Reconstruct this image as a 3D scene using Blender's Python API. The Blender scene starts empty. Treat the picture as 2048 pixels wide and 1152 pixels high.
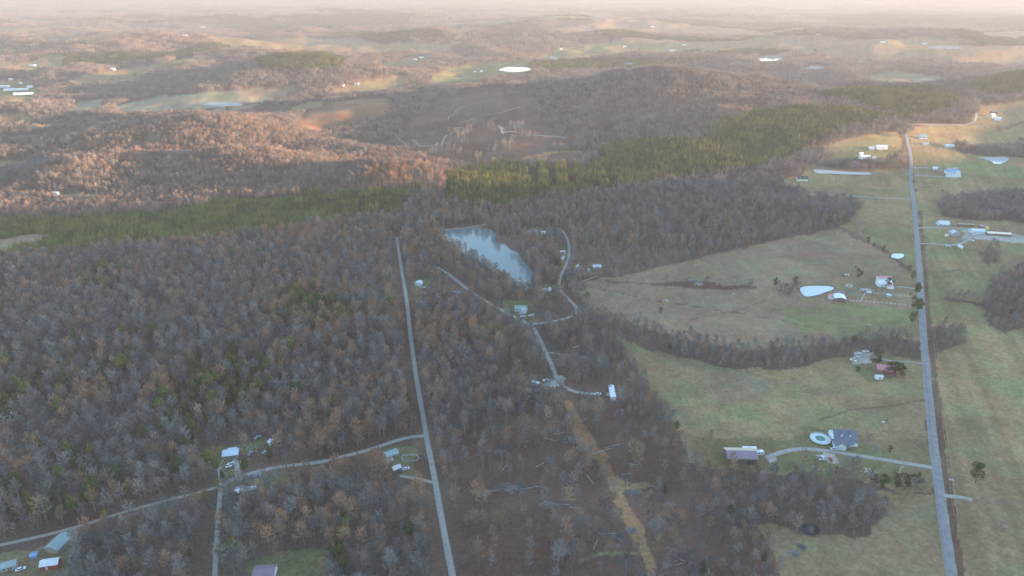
import bpy, bmesh, math, random
import numpy as np
from mathutils import Vector

random.seed(7)
rng = np.random.default_rng(7)
R = math.radians
scene = bpy.context.scene
COL = scene.collection

# ------------------------------------------------------------------ camera, light, air
CAM_H, PITCH, FPX = 280.0, 23.2, 1384.0
cam_d = bpy.data.cameras.new("camera")
cam = bpy.data.objects.new("camera", cam_d)
COL.objects.link(cam)
cam.location = (0, 0, CAM_H)
cam.rotation_euler = (R(90 - PITCH), 0, 0)
cam_d.sensor_width = 36.0
cam_d.lens = 36.0 * FPX / 2048.0
cam_d.clip_start = 1.0
cam_d.clip_end = 80000.0
scene.camera = cam

SUN_EL, SUN_AZ = 5.0, 93.0            # azimuth clockwise from the view direction (+Y)
world = bpy.data.worlds.new("World")
scene.world = world
world.use_nodes = True
wn = world.node_tree
wn.nodes.clear()
sky = wn.nodes.new("ShaderNodeTexSky")
sky.sky_type = 'NISHITA'
sky.sun_disc = False
sky.sun_elevation = R(SUN_EL)
sky.sun_rotation = R(SUN_AZ)
sky.altitude = 300
sky.air_density = 1.0
sky.dust_density = 0.55
sky.ozone_density = 1.8
bg = wn.nodes.new("ShaderNodeBackground")
bg.inputs['Strength'].default_value = 0.15
wo = wn.nodes.new("ShaderNodeOutputWorld")
wn.links.new(sky.outputs[0], bg.inputs[0])
wn.links.new(bg.outputs[0], wo.inputs[0])

sd = bpy.data.lights.new("sun", 'SUN')
sun = bpy.data.objects.new("sun", sd)
COL.objects.link(sun)
sd.energy = 4.8
sd.angle = R(0.5)
sd.color = (1.0, 0.62, 0.36)
to_sun = Vector((math.sin(R(SUN_AZ)) * math.cos(R(SUN_EL)), math.cos(R(SUN_AZ)) * math.cos(R(SUN_EL)), math.sin(R(SUN_EL))))
sun.rotation_euler = to_sun.to_track_quat('Z', 'Y').to_euler()
sun.location = (0, 0, 600)

scene.view_settings.view_transform = 'Standard'
scene.view_settings.look = 'None'
scene.view_settings.gamma = 1.0
scene.view_settings.use_curve_mapping = False
scene.view_settings.exposure = 3.38
scene.cycles.volume_bounces = 1
scene.cycles.max_bounces = 5
scene.cycles.diffuse_bounces = 2
scene.cycles.glossy_bounces = 2
scene.cycles.use_denoising = True

HAZE_DENSITY = 1.4e-4
HAZE_COLOR = (0.27, 0.298, 0.335)

# ------------------------------------------------------------------ projection
CP, SP = math.cos(R(PITCH)), math.sin(R(PITCH))

def project(x, y, z):
    """world -> pixel of the 2048x1152 frame"""
    dz = z - CAM_H
    depth = y * CP - dz * SP
    up = y * SP + dz * CP
    depth = np.where(depth < 1.0, 1.0, depth)
    return 1024 + FPX * x / depth, 576 - FPX * up / depth, depth

def ray(px, py):
    a = (np.asarray(px, float) - 1024) / FPX
    b = (576 - np.asarray(py, float)) / FPX
    return a, CP + b * SP, -SP + b * CP

def on_level(px, py, z):
    dx, dy, dz = ray(px, py)
    t = (z - CAM_H) / dz
    return dx * t, dy * t

# ------------------------------------------------------------------ noise and terrain
def _hash(ix, iy, s):
    h = (ix.astype(np.int64) * 374761393 + iy.astype(np.int64) * 668265263 + s * 1442695041) & 0xffffffff
    h = ((h ^ (h >> 13)) * 1274126177) & 0xffffffff
    return ((h ^ (h >> 16)) & 0xffff) / 65535.0

def vnoise(x, y, s=0):
    x = np.asarray(x, float); y = np.asarray(y, float)
    ix = np.floor(x); iy = np.floor(y)
    fx = x - ix; fy = y - iy
    fx = fx * fx * fx * (fx * (fx * 6 - 15) + 10); fy = fy * fy * fy * (fy * (fy * 6 - 15) + 10)
    a = _hash(ix, iy, s); b = _hash(ix + 1, iy, s); c = _hash(ix, iy + 1, s); d = _hash(ix + 1, iy + 1, s)
    return (a * (1 - fx) + b * fx) * (1 - fy) + (c * (1 - fx) + d * fx) * fy

def fbm(x, y, s=0, o=4):
    t = 0; a = 0.5; n = 0
    for k in range(o):
        t = t + a * vnoise(x * 2 ** k, y * 2 ** k, s + 17 * k); n += a; a *= 0.5
    return t / n

def sstep(a, b, x):
    t = np.clip((x - a) / (b - a), 0, 1)
    return t * t * (3 - 2 * t)

HILLS = []
def hill(px, py, h, sx, sy, rot=0.0):
    x, y = on_level(px, py, h + 10)
    HILLS.append((float(x), float(y), h, sx, sy, math.cos(R(rot)), math.sin(R(rot))))
hill(470, 296, 48, 130, 55, -8)
hill(330, 240, 48, 200, 85, 5)
hill(560, 262, 26, 170, 60, -5)
hill(150, 312, 36, 75, 55)
hill(795, 320, 46, 80, 42)
hill(620, 352, 10, 120, 40)
hill(740, 200, 36, 90, 60, 20)
hill(655, 214, 28, 90, 50, 20)
hill(590, 235, 24, 70, 50, 20)
hill(1330, 134, 105, 270, 210)
hill(1150, 168, 60, 200, 150)
hill(1540, 172, 50, 260, 120)
hill(985, 256, 34, 105, 70)
hill(1130, 250, 26, 130, 70, 0)
hill(1590, 226, 62, 210, 110, 6)
hill(1430, 262, 38, 170, 80, 6)
hill(1270, 300, 20, 140, 60)
hill(1790, 186, 70, 190, 100, 4)
hill(2080, 145, 84, 300, 150)
hill(600, 110, 84, 220, 170)
hill(470, 102, 50, 260, 150)
hill(230, 60, 100, 420, 260)
hill(420, 78, 60, 500, 200)
hill(1150, 30, 90, 500, 300)
hill(1800, 60, 90, 600, 300)
hill(950, 60, 70, 600, 250)
PONDS = []          # (cx, cy, rx, ry, level)

def base_height(x, y):
    x = np.asarray(x, float); y = np.asarray(y, float)
    d = np.hypot(x, y)
    z = 6.0 * (fbm(x / 230, y / 230, 3, 3) - 0.5)
    s = sstep(1700, 3200, d)
    z = z + s * 62 * (fbm(x / 700, y / 480, 11, 4) - 0.42) + sstep(1030, 1300, d) * (1 - .8 * sstep(560, 800, x) * (1 - sstep(1650, 1900, y))) * 44 * (fbm(x / 240 + 3.3, y / 170, 31, 3) - .5) * 1.35
    z = z + sstep(3500, 9000, d) * 110 * (fbm(x / 2200, y / 1500, 5, 4) - 0.45)
    for hx, hy, h, sx, sy, c, sn in HILLS:
        u = ((x - hx) * c + (y - hy) * sn) / sx
        v = (-(x - hx) * sn + (y - hy) * c) / sy
        z = z + h * np.exp(-0.5 * (u * u + v * v))
    # unseen ridge east of the frame, added to shade the valley from low sun
    prof = 1 - 0.5 * sstep(680, 1120, y)
    rg = (258 + 30 * (fbm(x / 300 + 9, y / 170, 41, 3) - .5)) * prof
    z = z + rg * np.exp(-0.5 * ((x - 2150) / 290) ** 2) * (1 - sstep(1500, 2300, y)) * sstep(-2600, -1500, y)
    # far plateau along the horizon
    az = x / np.maximum(y, 1)
    m = sstep(15500, 18500, d) * (y > 0)
    z = z + m * (110 + 230 * sstep(-0.80, -0.42, az) * (0.75 + 0.5 * fbm(az * 9, az * 0 + 2, 77, 3)))
    return z

def height(x, y):
    z = base_height(x, y)
    for cx, cy, rx, ry, lv in PONDS:
        q = np.hypot((np.asarray(x) - cx) / rx, (np.asarray(y) - cy) / ry)
        w = 1 - sstep(1.05, 1.9, q)
        z = z * (1 - w) + lv * w
    return z

_T = None
def unproject(px, py):
    """pixels -> points of the terrain (first hit)"""
    px = np.atleast_1d(np.asarray(px, float)); py = np.atleast_1d(np.asarray(py, float))
    dx, dy, dz = ray(px, py)
    ts = 230 * (24000 / 230.0) ** np.linspace(0, 1, 420)
    t = ts[None, :] / dy[:, None] * 1.0
    X = dx[:, None] * t; Y = dy[:, None] * t; Z = CAM_H + dz[:, None] * t
    under = Z < height(X, Y)
    k = np.where(under.any(1), under.argmax(1), len(ts) - 1)
    k = np.maximum(k, 1)
    lo = t[np.arange(len(px)), k - 1]; hi = t[np.arange(len(px)), k]
    for _ in range(22):
        mid = (lo + hi) / 2
        u = CAM_H + dz * mid < height(dx * mid, dy * mid)
        hi = np.where(u, mid, hi); lo = np.where(u, lo, mid)
    return dx * hi, dy * hi

def at(px, py):
    x, y = unproject([px], [py])
    return float(x[0]), float(y[0]), float(height(x, y)[0])

def add_pond(pts, grow=1.0):
    c = np.array(pts, float)
    x, y = unproject([c[:, 0].mean()], [c[:, 1].mean()])
    lv = float(base_height(x, y)[0])
    X, Y = on_level(c[:, 0], c[:, 1], lv)
    cx, cy = (X.max() + X.min()) / 2, (Y.max() + Y.min()) / 2
    rx, ry = (X.max() - X.min()) / 2 * 1.25 + 4, (Y.max() - Y.min()) / 2 * 1.25 + 4
    return (cx, cy, rx, ry, lv), (X, Y)

def ell(cx, cy, rx, ry, n=12, j=0.18, s=1):
    r = random.Random(s)
    return [(cx + rx * math.cos(a) * (1 + r.uniform(-j, j)), cy + ry * math.sin(a) * (1 + r.uniform(-j, j))) for a in [2 * math.pi * k / n for k in range(n)]]

def _calibrate():
    """hill sizes so that each crest reaches its own height together with its neighbours"""
    want = [h[2] for h in HILLS]
    for it in range(25):
        for i, h in enumerate(HILLS):
            z = float(base_height(np.array([h[0]]), np.array([h[1]]))[0])
            HILLS[i] = (h[0], h[1], min(max(h[2] + .6 * (want[i] - z), 0.0), 200.0)) + h[3:]
_calibrate()
print([(round(h[0]), round(h[1]), round(h[2])) for h in HILLS])

POND_DEFS = [
 ("lake", [(878,466),(900,459),(930,456),(962,456),(984,461),(994,470),(988,478),(996,486),(1012,490),(1018,497),(1034,505),(1046,521),(1058,534),(1066,548),(1074,562),(1070,576),(1056,580),(1036,578),(1016,566),(994,548),(968,530),(944,514),(922,504),(902,492),(884,476)], "calm blue green lake in the woods below the earth dam"),
 ("pond", [(1600,577),(1609,573),(1625,572),(1645,572),(1660,573),(1668,577),(1662,581),(1650,585),(1635,590),(1618,593),(1608,591),(1602,584)], "pale pond in the tan pasture beside the white roofed barn"),
 ("pond", [(1602,1050),(1616,1047),(1630,1050),(1640,1058),(1638,1066),(1626,1071),(1610,1068),(1602,1058)], "small dark pond at the edge of the bare woods"),
 ("pond", [(1626,340),(1645,340),(1680,343),(1720,345),(1741,346),(1738,350),(1700,350),(1660,348),(1634,347)], "long thin pale pond in the field left of the paved road"),
 ("pond", [(1958,316),(1980,315),(2008,314),(2018,319),(2005,327),(1990,328),(1978,322)], "pale pond shaped like a wedge in the green pasture"),
 ("pond", ell(1795,512,14,5.2,s=4), "small oval pond beside the fence row of shrubs"),
 ("pond", ell(444,209,41,4.2,14,.12,5), "long bright pond below the ploughed field"),
 ("pond", ell(1031,139,32,4.8,14,.2,6), "large bright pond beside the green valley field"),
 ("pond", ell(1107,115,10,2.4,s=7), "small bright pond in the long green field"),
 ("pond", ell(1538,117,32,5.5,14,.2,8), "large white gleaming pond in the distant woods"),
 ("pond", ell(1628,135,25,3.2,s=9), "bright pond at the end of a pale green field"),
 ("pond", ell(1893,95,36,3.8,14,.2,10), "long bright pond in the far valley"),
 ("pond", ell(1257,127,13,2.4,s=11), "small bright pond behind the high wooded hill"),
 ("pond", ell(345,44,16,1.6,s=12), "thin faint pond in the farthest haze"),
]
POND_XY = []
_pp = []
for nm, pts, lab in POND_DEFS:
    p, XY = add_pond(pts)
    _pp.append(p); POND_XY.append(XY)
PONDS.extend(_pp)

# ------------------------------------------------------------------ materials
def new_mat(name):
    m = bpy.data.materials.new(name); m.use_nodes = True
    nt = m.node_tree
    b = nt.nodes['Principled BSDF']
    return m, nt, b

MATS = {}
def mat(name, col, rough=0.8, metal=0.0, var=0.25, scale=2.0, bump=0.0, spec=0.3):
    if name in MATS: return MATS[name]
    m, nt, b = new_mat(name)
    n = nt.nodes.new('ShaderNodeTexNoise'); n.inputs['Scale'].default_value = scale; n.inputs['Detail'].default_value = 4
    tc = nt.nodes.new('ShaderNodeTexCoord')
    nt.links.new(tc.outputs['Object'], n.inputs['Vector'])
    mr = nt.nodes.new('ShaderNodeMapRange')
    mr.inputs['From Min'].default_value = 0.3; mr.inputs['From Max'].default_value = 0.7
    mr.inputs['To Min'].default_value = 1 - var; mr.inputs['To Max'].default_value = 1 + var
    nt.links.new(n.outputs['Fac'], mr.inputs['Value'])
    mx = nt.nodes.new('ShaderNodeVectorMath'); mx.operation = 'SCALE'
    mx.inputs[0].default_value = col
    nt.links.new(mr.outputs[0], mx.inputs['Scale'])
    nt.links.new(mx.outputs[0], b.inputs['Base Color'])
    b.inputs['Roughness'].default_value = rough
    b.inputs['Metallic'].default_value = metal
    b.inputs['Specular IOR Level'].default_value = spec
    if bump:
        bp = nt.nodes.new('ShaderNodeBump'); bp.inputs['Strength'].default_value = bump
        nt.links.new(n.outputs['Fac'], bp.inputs['Height']); nt.links.new(bp.outputs[0], b.inputs['Normal'])
    MATS[name] = m
    return m

def tree_mat(name, c1, c2, pos_scale=0.12):
    """two tones mixed per tree (object random), per place (world noise) and per stored tint"""
    m, nt, b = new_mat(name)
    N = nt.nodes.new; L = nt.links.new
    oi = N('ShaderNodeObjectInfo'); geo = N('ShaderNodeNewGeometry')
    no = N('ShaderNodeTexNoise'); no.inputs['Scale'].default_value = pos_scale; no.inputs['Detail'].default_value = 2
    L(geo.outputs['Position'], no.inputs['Vector'])
    at_ = N('ShaderNodeAttribute'); at_.attribute_name = 'tint'
    a = N('ShaderNodeMath'); a.operation = 'MULTIPLY_ADD'
    L(oi.outputs['Random'], a.inputs[0]); a.inputs[1].default_value = 0.95
    L(at_.outputs['Fac'], a.inputs[2])
    a2 = N('ShaderNodeMath'); a2.operation = 'MULTIPLY_ADD'
    L(no.outputs['Fac'], a2.inputs[0]); a2.inputs[1].default_value = 1.5; a2.inputs[2].default_value = -0.72
    s = N('ShaderNodeMath'); s.operation = 'ADD'; s.use_clamp = True
    L(a.outputs[0], s.inputs[0]); L(a2.outputs[0], s.inputs[1])
    mx = N('ShaderNodeMix'); mx.data_type = 'RGBA'
    mx.inputs[6].default_value = (*c1, 1); mx.inputs[7].default_value = (*c2, 1)
    L(s.outputs[0], mx.inputs[0]); L(mx.outputs[2], b.inputs['Base Color'])
    b.inputs['Roughness'].default_value = 1.0
    b.inputs['Specular IOR Level'].default_value = 0.0
    MATS[name] = m
    return m

# ------------------------------------------------------------------ mesh builder
class MB:
    def __init__(s): s.v = []; s.f = []
    def add(s, vs, fs):
        o = len(s.v); s.v += [tuple(p) for p in vs]; s.f += [tuple(i + o for i in f) for f in fs]; return s
    def box(s, cx, cy, cz, lx, ly, lz, rz=0.0, taper=1.0):
        c, n = math.cos(rz), math.sin(rz); vs = []
        for k, zz in enumerate((-.5, .5)):
            t = taper if k else 1.0
            for ax, ay in ((-.5, -.5), (.5, -.5), (.5, .5), (-.5, .5)):
                x, y = ax * lx * t, ay * ly * t
                vs.append((cx + x * c - y * n, cy + x * n + y * c, cz + zz * lz))
        return s.add(vs, [(3, 2, 1, 0), (4, 5, 6, 7), (0, 1, 5, 4), (1, 2, 6, 5), (2, 3, 7, 6), (3, 0, 4, 7)])
    def tube(s, a, b, ra, rb, n=6):
        a = Vector(a); b = Vector(b); d = (b - a).normalized()
        u = d.orthogonal().normalized(); w = d.cross(u)
        vs = []
        for p, r in ((a, ra), (b, rb)):
            for k in range(n):
                t = 2 * math.pi * k / n; vs.append(p + u * math.cos(t) * r + w * math.sin(t) * r)
        fs = [(k, (k + 1) % n, n + (k + 1) % n, n + k) for k in range(n)]
        fs += [tuple(range(n - 1, -1, -1)), tuple(range(n, 2 * n))]
        return s.add(vs, fs)
    def build(s, name, m, parent=None, smooth=False, loc=None):
        me = bpy.data.meshes.new(name); me.from_pydata(s.v, [], s.f); me.update()
        if m: me.materials.append(m)
        if smooth: me.shade_smooth()
        o = bpy.data.objects.new(name, me); COL.objects.link(o)
        if parent: o.parent = parent
        if loc: o.location = loc
        return o

def tag(o, label=None, cat=None, group=None, kind=None):
    if label: o['label'] = label
    if cat: o['category'] = cat
    if group: o['group'] = group
    if kind: o['kind'] = kind
    return o

def empty(name, loc, rz=0.0, label=None, cat=None, group=None):
    o = bpy.data.objects.new(name, None); COL.objects.link(o)
    o.location = loc; o.rotation_euler = (0, 0, rz); o.empty_display_size = 0.5
    return tag(o, label, cat, group)

def np_mesh(name, V, F, m=None, smooth=True):
    me = bpy.data.meshes.new(name)
    nf, k = F.shape
    me.vertices.add(len(V)); me.vertices.foreach_set('co', np.asarray(V, np.float32).ravel())
    me.loops.add(nf * k); me.loops.foreach_set('vertex_index', F.astype(np.int32).ravel())
    me.polygons.add(nf); me.polygons.foreach_set('loop_start', np.arange(0, nf * k, k, dtype=np.int32))
    if smooth: me.polygons.foreach_set('use_smooth', np.ones(nf, bool))
    me.update(calc_edges=True)
    if m: me.materials.append(m)
    return me

# ------------------------------------------------------------------ land cover, traced on the photograph
def inpoly(px, py, poly):
    P = np.array(poly, float); n = len(P)
    res = np.zeros(px.shape, bool)
    x0, x1, y0, y1 = P[:, 0].min(), P[:, 0].max(), P[:, 1].min(), P[:, 1].max()
    idx = np.nonzero((px >= x0) & (px <= x1) & (py >= y0) & (py <= y1))
    if len(idx[0]) == 0: return res
    qx, qy = px[idx], py[idx]; r = np.zeros(qx.shape, bool)
    for i in range(n):
        xa, ya = P[i]; xb, yb = P[(i + 1) % n]
        c = (ya > qy) != (yb > qy)
        with np.errstate(divide='ignore', invalid='ignore'):
            r ^= c & (qx < (xb - xa) * (qy - ya) / (yb - ya + 1e-12) + xa)
    res[idx] = r
    return res

FOREST, GRASS, TAN, LUSH, PALE, PINE, YPINE, BRUSH, DIRT, GRAVEL, YARD, BARE = range(12)
COVER = [
 # far and middle fields
 (PALE, [(212,216),(300,196),(420,184),(520,176),(592,172),(598,182),(530,202),(450,214),(330,222),(240,222)]),
 (TAN, [(500,180),(592,172),(598,180),(560,192),(500,198)]),
 (TAN, [(405,222),(480,210),(530,206),(510,215),(440,226)]),  # tan strip paints the low sun falling across this field
 (PALE, [(132,220),(160,202),(205,197),(214,208),(190,220)]),
 (GRASS, [(120,158),(250,136),(330,126),(400,108),(385,120),(270,148),(170,168)]),
 (GRASS, [(30,134),(90,112),(140,108),(120,128),(60,140)]),
 (TAN, [(190,166),(260,150),(300,146),(280,156),(215,170)]),
 (LUSH, [(858,156),(900,134),(960,127),(1062,121),(1066,140),(1000,150),(930,164),(870,166)]),
 (GRASS, [(648,180),(720,164),(810,147),(812,168),(780,178),(700,184)]),
 (GRASS, [(738,134),(800,116),(862,110),(850,124),(800,134)]),
 (LUSH, [(1068,116),(1120,96),(1190,86),(1264,80),(1262,92),(1190,108),(1110,122)]),
 (GRASS, [(900,60),(950,52),(960,60),(920,66)]),
 (TAN, [(1470,92),(1540,88),(1650,104),(1590,110),(1500,104)]),
 (TAN, [(1160,50),(1260,36),(1330,52),(1240,58)]),
 (TAN, [(1100,58),(1180,48),(1220,58),(1140,66)]),
 (GRASS, [(1740,88),(1830,74),(1930,80),(1900,96),(1800,104)]),
 (GRASS, [(1690,136),(1720,126),(1740,132),(1712,144)]),
 (PALE, [(1720,152),(1790,142),(1900,154),(1870,162),(1760,164)]),
 (GRASS, [(-200,160),(60,160),(80,178),(58,206),(-200,212)]),
 (GRASS, [(-200,228),(50,226),(70,238),(-200,250)]),
 (GRASS, [(-200,328),(20,320),(74,320),(62,340),(-200,350)]),
 (PALE, [(112,398),(150,388),(205,388),(212,398),(150,406)]),
 (GRASS, [(560,222),(600,208),(655,198),(640,214),(590,224)]),
 (BARE, [(586,250),(610,226),(660,206),(720,196),(770,194),(792,206),(770,226),(700,246),(640,262)]),
 (BRUSH, [(800,262),(850,214),(900,186),(980,172),(1060,182),(1076,222),(1100,256),(1150,278),(1110,300),(1060,322),(1000,338),(920,336),(860,322),(770,290)]),
 (BRUSH, [(985,322),(1060,304),(1190,300),(1180,318),(1080,330),(1010,334)]),
 # plantations
 (YPINE, [(-200,455),(0,442),(110,440),(200,436),(300,428),(420,412),(520,400),(620,388),(730,378),(842,372),(836,388),(812,404),(812,442),(760,446),(680,452),(560,468),(440,484),(300,500),(180,512),(60,524),(0,532),(-200,545)]),
 (TAN, [(-200,490),(0,478),(60,468),(98,466),(104,482),(60,492),(0,508),(-200,525)]),
 (PINE, [(888,372),(906,350),(950,338),(1010,334),(1080,334),(1190,338),(1240,352),(1260,378),(1180,392),(1120,402),(1040,414),(980,424),(920,420),(892,404)]),
 (PINE, [(1190,304),(1250,292),(1330,288),(1400,288),(1440,254),(1500,232),(1600,222),(1700,224),(1788,242),(1740,252),(1690,264),(1620,288),(1560,326),(1500,344),(1400,352),(1330,366),(1250,380),(1190,350)]),
 (PINE, [(1630,196),(1700,184),(1790,178),(1880,182),(1926,202),(1880,226),(1830,242),(1800,250),(1770,232),(1700,206)]),
 (PINE, [(1930,178),(2000,156),(2048,146),(2400,140),(2400,182),(2048,196),(1970,194)]),
 (PINE, [(505,128),(560,112),(640,108),(700,122),(680,140),(600,146),(540,142)]),
 (PINE, [(1050,132),(1150,120),(1300,122),(1400,120),(1380,130),(1240,140),(1100,146)]),
 (PINE, [(1400,106),(1500,96),(1580,100),(1520,112),(1420,114)]),
 (PINE, [(1650,40),(1800,22),(2048,30),(2400,40),(2400,64),(2048,62),(1850,50),(1700,56)]),
 (PINE, [(600,40),(760,24),(860,30),(800,52),(640,58)]),
 (PINE, [(700,70),(860,60),(900,74),(760,88)]),
 # right hand farmland
 (GRASS, [(1814,256),(1850,250),(1935,250),(1955,212),(2060,200),(2400,196),(2400,1300),(1930,1300),(1905,1130),(1888,990),(1872,880),(1858,760),(1848,640),(1840,500),(1826,340),(1814,290)]),
 (GRASS, [(1570,312),(1640,292),(1740,268),(1806,262),(1812,282),(1824,400),(1834,500),(1842,590),(1790,520),(1720,474),(1684,456),(1650,424),(1600,392),(1566,372),(1560,340)]),
 (TAN, [(1140,578),(1168,562),(1260,548),(1400,516),(1520,488),(1620,468),(1682,456),(1720,476),(1800,524),(1842,590),(1848,716),(1700,708),(1560,704),(1480,706),(1380,694),(1290,676),(1216,652),(1180,612)]),
 (GRASS, [(1226,664),(1290,700),(1400,724),(1484,738),(1560,738),(1640,722),(1712,712),(1846,720),(1858,860),(1872,984),(1800,984),(1740,968),(1690,952),(1600,948),(1520,944),(1440,938),(1376,926),(1362,880),(1340,830),(1296,766),(1250,700)]),
 (GRASS, [(1756,984),(1874,988),(1886,1080),(1900,1300),(1500,1300),(1556,1152),(1548,1112),(1524,1074),(1492,1042),(1560,1054),(1600,1072),(1650,1074),(1740,1066),(1766,1020)]),
 (LUSH, [(1975,490),(2048,488),(2400,486),(2400,520),(2048,524),(2000,518)]),
 (LUSH, [(1842,460),(1895,462),(1910,472),(1895,484),(1846,482)]),
 (LUSH, [(1846,330),(1990,320),(2048,340),(2048,360),(1900,356)]),
 (LUSH, [(1226,664),(1290,700),(1400,724),(1484,738),(1450,742),(1380,732),(1300,718),(1262,706)]),
 (LUSH, [(1560,618),(1700,604),(1838,624),(1838,668),(1700,676),(1600,668)]),
 (YARD, [(1380,876),(1600,878),(1604,856),(1700,868),(1858,884),(1872,984),(1740,964),(1600,944),(1440,934),(1380,922)]),
 (YARD, [(1600,262+42),(1800,300),(1812,330),(1700,332)]),
 (TAN, [(1400,770),(1470,756),(1560,762),(1520,800),(1430,806)]),
 # woods inside the farmland
 (FOREST, [(1190,626),(1240,640),(1300,660),(1400,684),(1480,700),(1560,696),(1640,688),(1700,680),(1780,676),(1842,682),(1846,716),(1710,710),(1640,720),(1560,736),(1484,736),(1400,722),(1290,698),(1226,662),(1196,640)]),
 (FOREST, [(1884,408),(1930,396),(2048,392),(2400,380),(2400,456),(2048,446),(1960,440),(1886,434)]),
 (FOREST, [(1902,294),(1960,288),(2400,280),(2400,320),(2000,314),(1930,308)]),
 (FOREST, [(1884,592),(1930,600),(1966,608),(1984,570),(2000,545),(2048,540),(2400,530),(2400,650),(2048,656),(2012,668),(1984,650),(1966,618),(1930,606),(1884,600)]),
 (FOREST, [(1856,668),(1880,652),(1914,664),(1930,682),(1900,704),(1858,712)]),
 (FOREST, [(1962,508),(1984,498),(1994,520),(1976,532)]),
 (FOREST, [(1636,322),(1700,326),(1816,322),(1820,336),(1740,340),(1680,340),(1640,334)]),
 (FOREST, [(1560,330),(1640,300),(1660,316),(1620,332),(1600,352),(1566,356)]),
 (FOREST, [(1800,262),(1816,262),(1818,288),(1806,300)]),
 (FOREST, [(1640,396),(1720,414),(1700,440),(1684,452),(1640,420)]),
 # hollows, hedge creek
 (BRUSH, [(1206,565),(1300,570),(1370,574),(1450,580),(1516,578),(1514,572),(1450,572),(1400,562),(1300,566),(1210,560)]),
 # clearings and yards
 (BRUSH, [(1040,748),(1110,742),(1140,768),(1250,770),(1260,800),(1140,802),(1050,792)]),
 (BRUSH, [(884,890),(980,860),(1080,830),(1150,800),(1240,810),(1330,860),(1380,930),(1420,1000),(1440,1080),(1500,1152),(1500,1300),(930,1300),(900,1010)]),
 (YARD, [(392,906),(430,895),(520,880),(560,888),(570,905),(545,925),(500,945),(452,955),(430,940),(395,930)]),
 (BRUSH, [(455,930),(500,900),(540,890),(600,900),(560,935),(470,952)]),
 (YARD, [(452,968),(480,962),(560,948),(600,945),(560,968),(480,990),(460,985)]),
 (YARD, [(500,1128),(560,1104),(640,1098),(662,1110),(650,1152),(640,1200),(480,1200)]),
 (YARD, [(-100,1112),(60,1104),(110,1072),(150,1088),(168,1130),(160,1200),(-100,1200)]),
 (YARD, [(770,896),(858,892),(866,960),(800,952),(768,936)]),
 (YARD, [(828,558),(862,560),(866,612),(826,616)]),
 (YARD, [(884,578),(924,576),(928,598),(886,600)]),
 (YARD, [(1010,598),(1060,602),(1076,640),(1040,650),(1000,624)]),
 (YARD, [(1076,572),(1120,572),(1116,594),(1080,594)]),
 (YARD, [(1040,458),(1110,456),(1104,478),(1044,478)]),
 (YARD, [(1112,496),(1144,494),(1142,536),(1116,536)]),
 (YARD, [(1148,528),(1206,528),(1206,548),(1150,550)]),
 (YARD, [(1700,696),(1780,704),(1800,752),(1740,768),(1712,740)]),
 (BRUSH, [(990,476),(1006,470),(1042,482),(1060,492),(1030,496),(1008,492)]),
 # gravel lots
 (GRAVEL, [(1924,458),(1958,458),(1990,464),(2060,476),(2060,486),(1990,482),(1945,478),(1926,484),(1920,478),(1930,470)]),
 (GRAVEL, [(1646,902),(1668,902),(1672,922),(1658,926),(1648,918)]),
 (GRAVEL, [(1526,912),(1546,908),(1548,920),(1532,922)]),
 (GRAVEL, [(1096,756),(1120,752),(1134,770),(1116,778),(1080,776)]),
 (GRAVEL, [(1890,336),(1920,336),(1920,354),(1890,354)]),
 (GRAVEL, [(1704,706),(1740,702),(1744,724),(1706,728)]),
]
LINES = [  # (class, half width m, points) : verges, dirt tracks
 (DIRT, 2.0, [(1136,806),(1150,832),(1160,858)]), (DIRT, 5.0, [(1160,858),(1174,884),(1196,914)]), (DIRT, 2.6, [(1196,914),(1216,946),(1232,978)]),
 (DIRT, 3.2, [(1232,978),(1252,1018),(1272,1062)]), (DIRT, 2.8, [(1272,1062),(1290,1100),(1304,1152),(1310,1190)]),
 (TAN, 1.0, [(1160,1122),(1200,1108),(1280,1106)]), (DIRT, 2.2, [(1230,962),(1262,972),(1290,970)]),
 (DIRT, 2.5, [(880,462),(950,453),(1010,440),(1030,436)]),
 (BRUSH, 5.0, [(791,470),(796,520),(802,570),(808,620),(814,690),(826,770),(838,840),(848,900),(860,960),(872,1030),(884,1100),(898,1180)]),
 (BRUSH, 1.7, [(1842,420),(1851,560),(1863,700),(1878,840),(1890,940),(1902,1000),(1914,1100),(1926,1190)]),
 (TAN, 1.2, [(1890,990),(1960,1002),(2048,1006)]), (BRUSH, 3.0, [(1684,456),(1720,478),(1770,500),(1816,540)]),
 (BRUSH, 2.0, [(2048,244),(2010,258),(1950,254)]), (DIRT, 1.5, [(998,252),(1008,262),(1064,270),(1132,277)]),
 (TAN, .7, [(1380,860),(1420,800),(1500,770),(1620,760),(1740,780)]), (TAN, .6, [(1604,868),(1580,800),(1520,750)]), (BRUSH, .5, [(1846,800),(1780,812),(1700,820),(1640,840)]), (BRUSH, .6, [(1180,572),(1300,600),(1440,620),(1560,640),(1640,660)]), (BRUSH, .5, [(1560,590),(1480,620),(1380,640)]), (TAN, .6, [(1700,1100),(1760,1060),(1860,1010)]), (BRUSH, .8, [(1960,560),(1920,540),(1880,545)]),
 (DIRT, 3.0, [(1050,316),(1110,304),(1160,302)]),
]
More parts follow.
